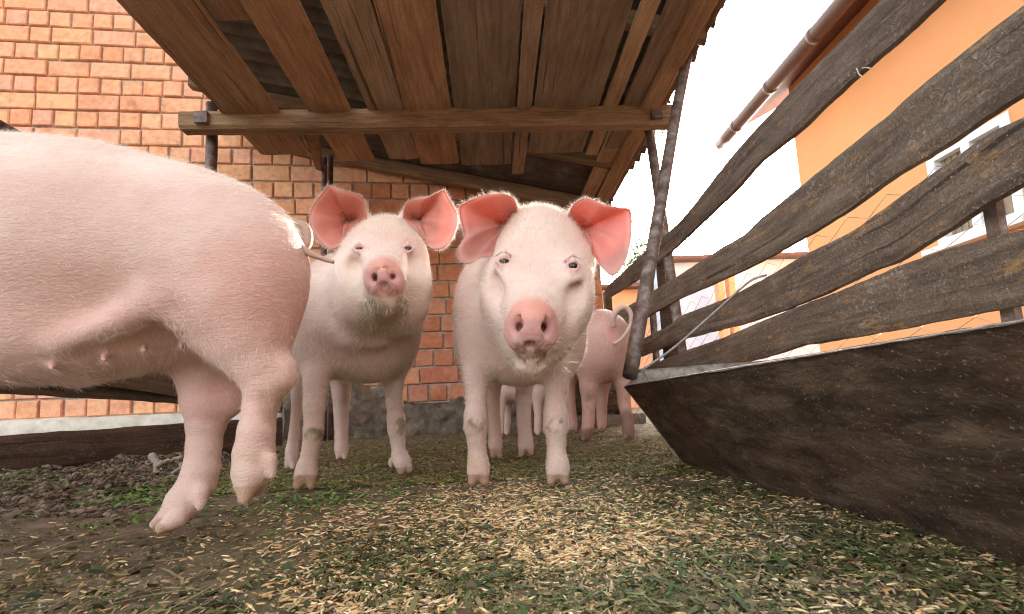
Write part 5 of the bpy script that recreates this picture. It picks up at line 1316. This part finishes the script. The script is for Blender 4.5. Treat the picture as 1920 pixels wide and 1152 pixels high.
# ================================================================== farthest pig, glimpsed between the middle pig's legs
def pig_back():
    f = Field((-0.12, 2.25, -0.01), (0.36, 2.62, 0.6), 0.008)
    f.ell(at(975, 715, 2.42), (0.20, 0.11, 0.12), None, 0.03)
    f.ell(at(1010, 700, 2.42), (0.12, 0.11, 0.13), None, 0.05)
    def leg(pts, k=0.03): f.chain([(A3(at(x, y, Yy)), px(r, Yy)) for x, y, Yy, r in pts], k)
    for (x, Yy) in ((1008, 2.35), (1024, 2.48), (938, 2.35), (950, 2.48)):
        leg([(x, 735, Yy, 14), (x, 765, Yy, 8.5), (x + 1, 790, Yy, 7), (x, 808, Yy, 7)]); b = atZ(x, 818, 0.0) 
        f.cone(at(x, 806, Yy), A3((at(x, 806, Yy).x, Yy - 0.02, 0.012)), 0.018, 0.012, 0.01)
    f.cone(at(930, 700, 2.42), at(915, 735, 2.40), 0.075, 0.035, 0.04)
    hd = lambda P_, n_: np.tile(A3((0.8, 0, -0.4)), (len(P_), 1))
    return build_pig('pig', 'farthest pale pig, glimpsed between the legs of the middle pig', f, [], [], [(at(975, 700, 2.4), 0.3, WHITE, 0.6, 0)], [], hd, 0, 0.01, loc=(0.12, 2.42, 0), seed=10)
for fn in (pig_front, pig_mid, pig_side, pig_far, pig_back): fn()

# ------------------------------------------------------------------ litter on the ground
def to_px(P):
    q = (P - np.array([0, 0, H])) @ np.array(RC)        # world -> camera space (rows of RC are world axes)
    return CX + F * q[:, 0] / -q[:, 2], CY - F * q[:, 1] / -q[:, 2]
def sample_ground(n, rg, ymin=0.2, ymax=3.0):
    """candidates spread evenly over the picture's ground area, thinner with distance"""
    x = rg.uniform(-60, 1980, n); u = rg.random(n)
    y = 778 + (1190 - 778) * u ** 0.75 + (960 - x) * 0.045 * 1
    out = np.array([tuple(atZ(a, b, 0.0)) for a, b in zip(x, y)])
    ok = (out[:, 1] > ymin) & (out[:, 1] < ymax) & (out[:, 2] < 1)
    return out[ok], x[ok], y[ok]
def G(x, y, cx, cy, sx, sy): return np.exp(-((x - cx) / sx) ** 2 - ((y - cy) / sy) ** 2)
def mat_grain():
    n = NT('oat grain husk'); t = n.attr('tint', False); return n.done(t, 0.55, spec=0.35)
M['grain'] = mat_grain()
M['blade'] = mat_leaf('chopped grass', (0.5, 0.5, 0.5), (1, 1, 1), 0.3)
def mat_tint(name, tr):
    n = NT(name); t = n.attr('tint', False); n.l(t, n.p.inputs['Base Color']); n.p.inputs['Roughness'].default_value = 0.65
    tb = n.n('ShaderNodeBsdfTranslucent'); n.l(t, tb.inputs[0]); m = n.n('ShaderNodeMixShader'); m.inputs[0].default_value = tr
    n.l(n.p.outputs[0], m.inputs[1]); n.l(tb.outputs[0], m.inputs[2]); n.l(m.outputs[0], n.out.inputs[0]); return n.m
M['blade'] = mat_tint('chopped grass', 0.3)
rg = np.random.default_rng(21)
def frames(n, tilt):
    a = rg.uniform(0, 2 * np.pi, n); tl = rg.normal(size=n) * tilt
    d = np.stack([np.cos(a) * np.cos(tl), np.sin(a) * np.cos(tl), np.sin(tl)], 1)
    s = np.stack([-np.sin(a), np.cos(a), rg.normal(size=n) * tilt], 1); s -= d * (s * d).sum(1)[:, None]; s /= np.linalg.norm(s, axis=1)[:, None]
    return d, s, np.cross(d, s)
# grains
P, x, y = sample_ground(70000, rg)
dens = 0.95 * G(x, y, 1060, 1010, 230, 75) + 0.9 * G(x, y, 940, 925, 200, 45) + 0.55 * G(x, y, 760, 1010, 220, 80) + 0.35 * G(x, y, 1250, 960, 200, 80) + 0.5 * G(x, y, 1000, 1110, 260, 60) + 0.14 + 0.35 * G(x, y, 1150, 850, 160, 25) - 0.08 * (x < 500)
dens *= np.clip(0.35 + 1.6 * (fbm(P * [1, 1, 0], 9, 50) - 0.25), 0.1, 1.6) * np.where(x < 420, 0.55, 1)
keep = rg.random(len(P)) < dens * 0.62
P = P[keep]; n = len(P)
P[:, 2] = ground_h(P[:, 0], P[:, 1]) + 0.0015 + rg.random(n) * 0.003
d, s, w_ = frames(n, 0.18); L = rg.uniform(0.0042, 0.0066, n)[:, None]; R_ = rg.uniform(0.0011, 0.0016, n)[:, None]
ringv = []
prof = [(-1, 0.12), (-0.55, 0.8), (0.1, 1.0), (0.7, 0.6), (1.0, 0.1)]
for (t, r) in prof:
    for k in range(5):
        a = k / 5 * 2 * math.pi; ringv.append(P + d * L * t + (s * math.cos(a) + w_ * math.sin(a) * 0.8) * R_ * r)
V = np.stack(ringv, 1).reshape(-1, 3); q = []
for i in range(4):
    for k in range(5): q.append((i * 5 + k, i * 5 + (k + 1) % 5, (i + 1) * 5 + (k + 1) % 5, (i + 1) * 5 + k))
Q = (np.arange(n)[:, None, None] * 25 + np.array(q)[None]).reshape(-1, 4)
base = np.array([[0.50, 0.33, 0.15], [0.62, 0.44, 0.22], [0.44, 0.26, 0.11], [0.68, 0.54, 0.32], [0.36, 0.21, 0.10]])[rg.integers(0, 5, n)] * rg.uniform(0.9, 1.35, (n, 1))
C = np.repeat(np.hstack([base, np.ones((n, 1))]), 25, 0)
o = np_mesh('grain', V, Q, M['grain'], None, True, C); tag(o, 'spilled oat grains scattered over the trodden floor of the pen', 'grain', kind='stuff')
print('grains', n)
# chopped grass and leaf flakes: bent strips lying on the ground
def strips(n_c, densf, Lr, Wr, cols, name, label, cat, tilt=0.25, lift=0.004, bend=0.5, ymax=3.0):
    P, x, y = sample_ground(n_c, rg, ymax=ymax); keep = rg.random(len(P)) < densf(P, x, y); P = P[keep]; n = len(P)
    P[:, 2] = ground_h(P[:, 0], P[:, 1]) + 0.001 + rg.random(n) * lift
    d, s, w_ = frames(n, tilt); L = rg.uniform(*Lr, n)[:, None]; W = rg.uniform(*Wr, n)[:, None]
    bn = rg.normal(size=(n, 1)) * bend; bs = rg.normal(size=(n, 1)) * bend
    Vs = []
    for t, wd in ((-1, 0.35), (-0.35, 1.0), (0.35, 0.9), (1, 0.1)):
        c = P + d * L * t + w_ * np.abs(bn) * L * (0.35 - t * t * 0.5) + s * bs * L * t * t
        c[:, 2] = np.maximum(c[:, 2], ground_h(c[:, 0], c[:, 1]) + 0.0008)
        Vs += [c - s * W * wd, c + s * W * wd + w_ * W * 0.25 * rg.normal(size=(n, 1))]
    V = np.stack(Vs, 1).reshape(-1, 3); q = np.array([(0, 1, 3, 2), (2, 3, 5, 4), (4, 5, 7, 6)])
    Q = (np.arange(n)[:, None, None] * 8 + q[None]).reshape(-1, 4)
    cols = np.array(cols); base = cols[rg.integers(0, len(cols), n)] * rg.uniform(0.7, 1.25, (n, 1))
    C = np.repeat(np.hstack([base, np.ones((n, 1))]), 8, 0)
    o = np_mesh(name, V, Q, M['blade'], None, True, C); tag(o, label, cat, kind='stuff'); print(name, n); return o
def gd(P, x, y):
    a = 0.75 * G(x, y, 250, 930, 330, 45) + 0.8 * G(x, y, 620, 850, 330, 40) + 0.6 * G(x, y, 1300, 920, 220, 60) + 0.5 * G(x, y, 1000, 850, 300, 40) + 0.8 * G(x, y, 980, 1130, 260, 40) + 0.6 * G(x, y, 1450, 1100, 260, 60) + 0.22 + 0.3 * G(x, y, 700, 1050, 250, 70)
    a = a * np.where((x < 600) & (y > 985), 0.45, 1.0)
    return a * np.clip(2.2 * (fbm(P * [1, 1, 0], 8, 60) - 0.28), 0.05, 1.3)
strips(90000, lambda P, x, y: 0.75 * gd(P, x, y), (0.003, 0.010), (0.0008, 0.0024), [(0.09, 0.12, 0.028), (0.13, 0.155, 0.042), (0.19, 0.18, 0.065), (0.07, 0.085, 0.024), (0.23, 0.18, 0.08), (0.30, 0.24, 0.11), (0.12, 0.085, 0.04)], 'chopped_grass', 'short chopped green and dried grass trodden into the floor', 'grass')
strips(4000, lambda P, x, y: 0.35 * gd(P, x, y), (0.016, 0.042), (0.0011, 0.0026), [(0.06, 0.12, 0.025), (0.10, 0.17, 0.04), (0.05, 0.10, 0.03), (0.22, 0.22, 0.09)], 'grass_blades', 'longer loose green grass blades lying among the grain', 'grass', tilt=0.05, bend=0.25, lift=0.004)
strips(9000, lambda P, x, y: 0.35 * (gd(P, x, y) + 0.2), (0.004, 0.009), (0.0025, 0.0055), [(0.07, 0.07, 0.025), (0.11, 0.08, 0.04), (0.15, 0.11, 0.055), (0.06, 0.08, 0.03)], 'leaf_litter', 'crumpled brown and olive leaf scraps among the grass', 'leaves', tilt=0.35)
strips(1500, lambda P, x, y: 0.22 + 0.3 * G(x, y, 1550, 980, 200, 60), (0.012, 0.035), (0.0007, 0.0016), [(0.42, 0.34, 0.18), (0.36, 0.28, 0.14)], 'straw', 'thin pale straw stalks on the dirt floor', 'straw', tilt=0.10, bend=0.12)
strips(80000, lambda P, x, y: np.where((x < 600) & (y > 960), 0.3, 0.6) * (0.55 * G(x, y, 1000, 840, 700, 60) + 0.3), (0.0015, 0.0035), (0.0006, 0.0014), [(0.45, 0.36, 0.20), (0.35, 0.27, 0.14), (0.55, 0.46, 0.30)], 'chaff', 'fine pale chaff dusting the floor of the pen', 'chaff', tilt=0.3)
strips(150000, lambda P, x, y: 1.0 * G(x, y, 260, 925, 330, 34) * np.clip(2.0 * (fbm(P * [1, 1, 0], 9, 61) - 0.25), 0, 1), (0.006, 0.018), (0.0012, 0.0030), [(0.12, 0.26, 0.04), (0.18, 0.34, 0.06), (0.26, 0.38, 0.10), (0.10, 0.17, 0.03)], 'green_clippings', 'bright green grass clippings along the soil heap', 'grass', tilt=0.2)
strips(40000, lambda P, x, y: 0.9 * (G(x, y, 1240, 1085, 130, 45) + 0.6 * G(x, y, 1480, 1000, 120, 30)), (0.0008, 0.0022), (0.0005, 0.0012), [(0.62, 0.56, 0.46), (0.50, 0.44, 0.34), (0.72, 0.68, 0.60)], 'feed_meal', 'pale ground meal spilled on the floor in the foreground', 'feed', tilt=0.3)
_sg = sample_ground
def sample_ground(n, rg, ymin=0.2, ymax=3.0):
    x = rg.uniform(300, 1400, n); y = rg.uniform(806, 905, n) + (960 - x) * 0.045
    out = np.array([tuple(atZ(a, b, 0.0)) for a, b in zip(x, y)]); ok = (out[:, 1] < 3.0) & (out[:, 1] > ymin); return out[ok], x[ok], y[ok]
strips(60000, lambda P, x, y: 0.8 * np.clip(0.35 + 1.6 * (fbm(P * [1, 1, 0], 7, 66) - 0.3), 0.1, 1), (0.004, 0.012), (0.0010, 0.0028), [(0.20, 0.21, 0.06), (0.26, 0.25, 0.09), (0.36, 0.29, 0.12), (0.50, 0.40, 0.20), (0.14, 0.16, 0.05)], 'chopped_grass', 'short olive and straw coloured litter on the far part of the pen floor', 'grass')
sample_ground = _sg
# clods of the soil heap
n = 45000; ang = rg.random(n)
yc = rg.uniform(0.85, 2.2, n); xc = -0.68 - 0.25 * (yc - 1.0) - rg.random(n) ** 0.8 * 1.1
zc = ground_h(xc, yc); r = 0.0014 + 0.0058 * rg.random(n) ** 3
ico = np.array([(0, 0, 1), (.89, 0, .45), (.28, .85, .45), (-.72, .53, .45), (-.72, -.53, .45), (.28, -.85, .45), (.72, .53, -.45), (-.28, .85, -.45), (-.89, 0, -.45), (-.28, -.85, -.45), (.72, -.53, -.45), (0, 0, -1)])
icf = np.array([(0, 1, 2), (0, 2, 3), (0, 3, 4), (0, 4, 5), (0, 5, 1), (1, 6, 2), (2, 7, 3), (3, 8, 4), (4, 9, 5), (5, 10, 1), (6, 7, 2), (7, 8, 3), (8, 9, 4), (9, 10, 5), (10, 6, 1), (11, 7, 6), (11, 8, 7), (11, 9, 8), (11, 10, 9), (11, 6, 10)])
jit = 1 + (rg.random((n, 12, 1)) - 0.5) * 0.8
V = np.stack([xc, yc, zc + r * 0.4], 1)[:, None, :] + ico[None] * jit * r[:, None, None] * np.stack([rg.uniform(0.7, 1.5, n), rg.uniform(0.7, 1.5, n), rg.uniform(0.6, 1.1, n)], 1)[:, None, :]
T = (np.arange(n)[:, None, None] * 12 + icf[None]).reshape(-1, 3)
cb = np.array([[0.12, 0.075, 0.05], [0.17, 0.115, 0.08], [0.07, 0.042, 0.028], [0.26, 0.19, 0.14]])[rg.integers(0, 4, n)]; C = np.repeat(np.hstack([cb, np.ones((n, 1))]), 12, 0)
o = np_mesh('soil_heap', V.reshape(-1, 3), None, M['grain'], None, False, C, None, T); tag(o, 'crumbly heap of dark soil clods under the low fence', 'soil', kind='stuff')
# single maize kernel and a few pebbles in the foreground
import bmesh
def kernel(name, p, r, mat, label, cat, seed):
    me = bpy.data.meshes.new(name); bm = bmesh.new(); bmesh.ops.create_icosphere(bm, subdivisions=3, radius=1.0)
    for v in bm.verts:
        c = v.co; tap = 1.0 - 0.25 * c.x; v.co = Vector((c.x * r[0], c.y * r[1] * tap, c.z * r[2] * tap)); v.co *= 1 + 0.06 * math.sin(c.x * 5 + seed) * math.cos(c.y * 4 + seed)
    bm.to_mesh(me); bm.free(); me.polygons.foreach_set('use_smooth', [True] * len(me.polygons)); me.materials.append(mat)
    o = bpy.data.objects.new(name, me); link(o); o.location = p + Vector((0, 0, float(ground_h(np.array([p.x]), np.array([p.y]))[0]) + r[2] * 0.7)); o.rotation_euler = (0, 0, seed); tag(o, label, cat); return o
M['maize'] = mat_plain('maize kernel', (0.60, 0.30, 0.05), 0.35, 0.25, 200, 0.1)
kernel('maize_kernel', atZ(1258, 1112), (0.0055, 0.0045, 0.0035), M['maize'], 'single orange maize kernel lying on the pale dust in the foreground', 'maize kernel', 0.4)
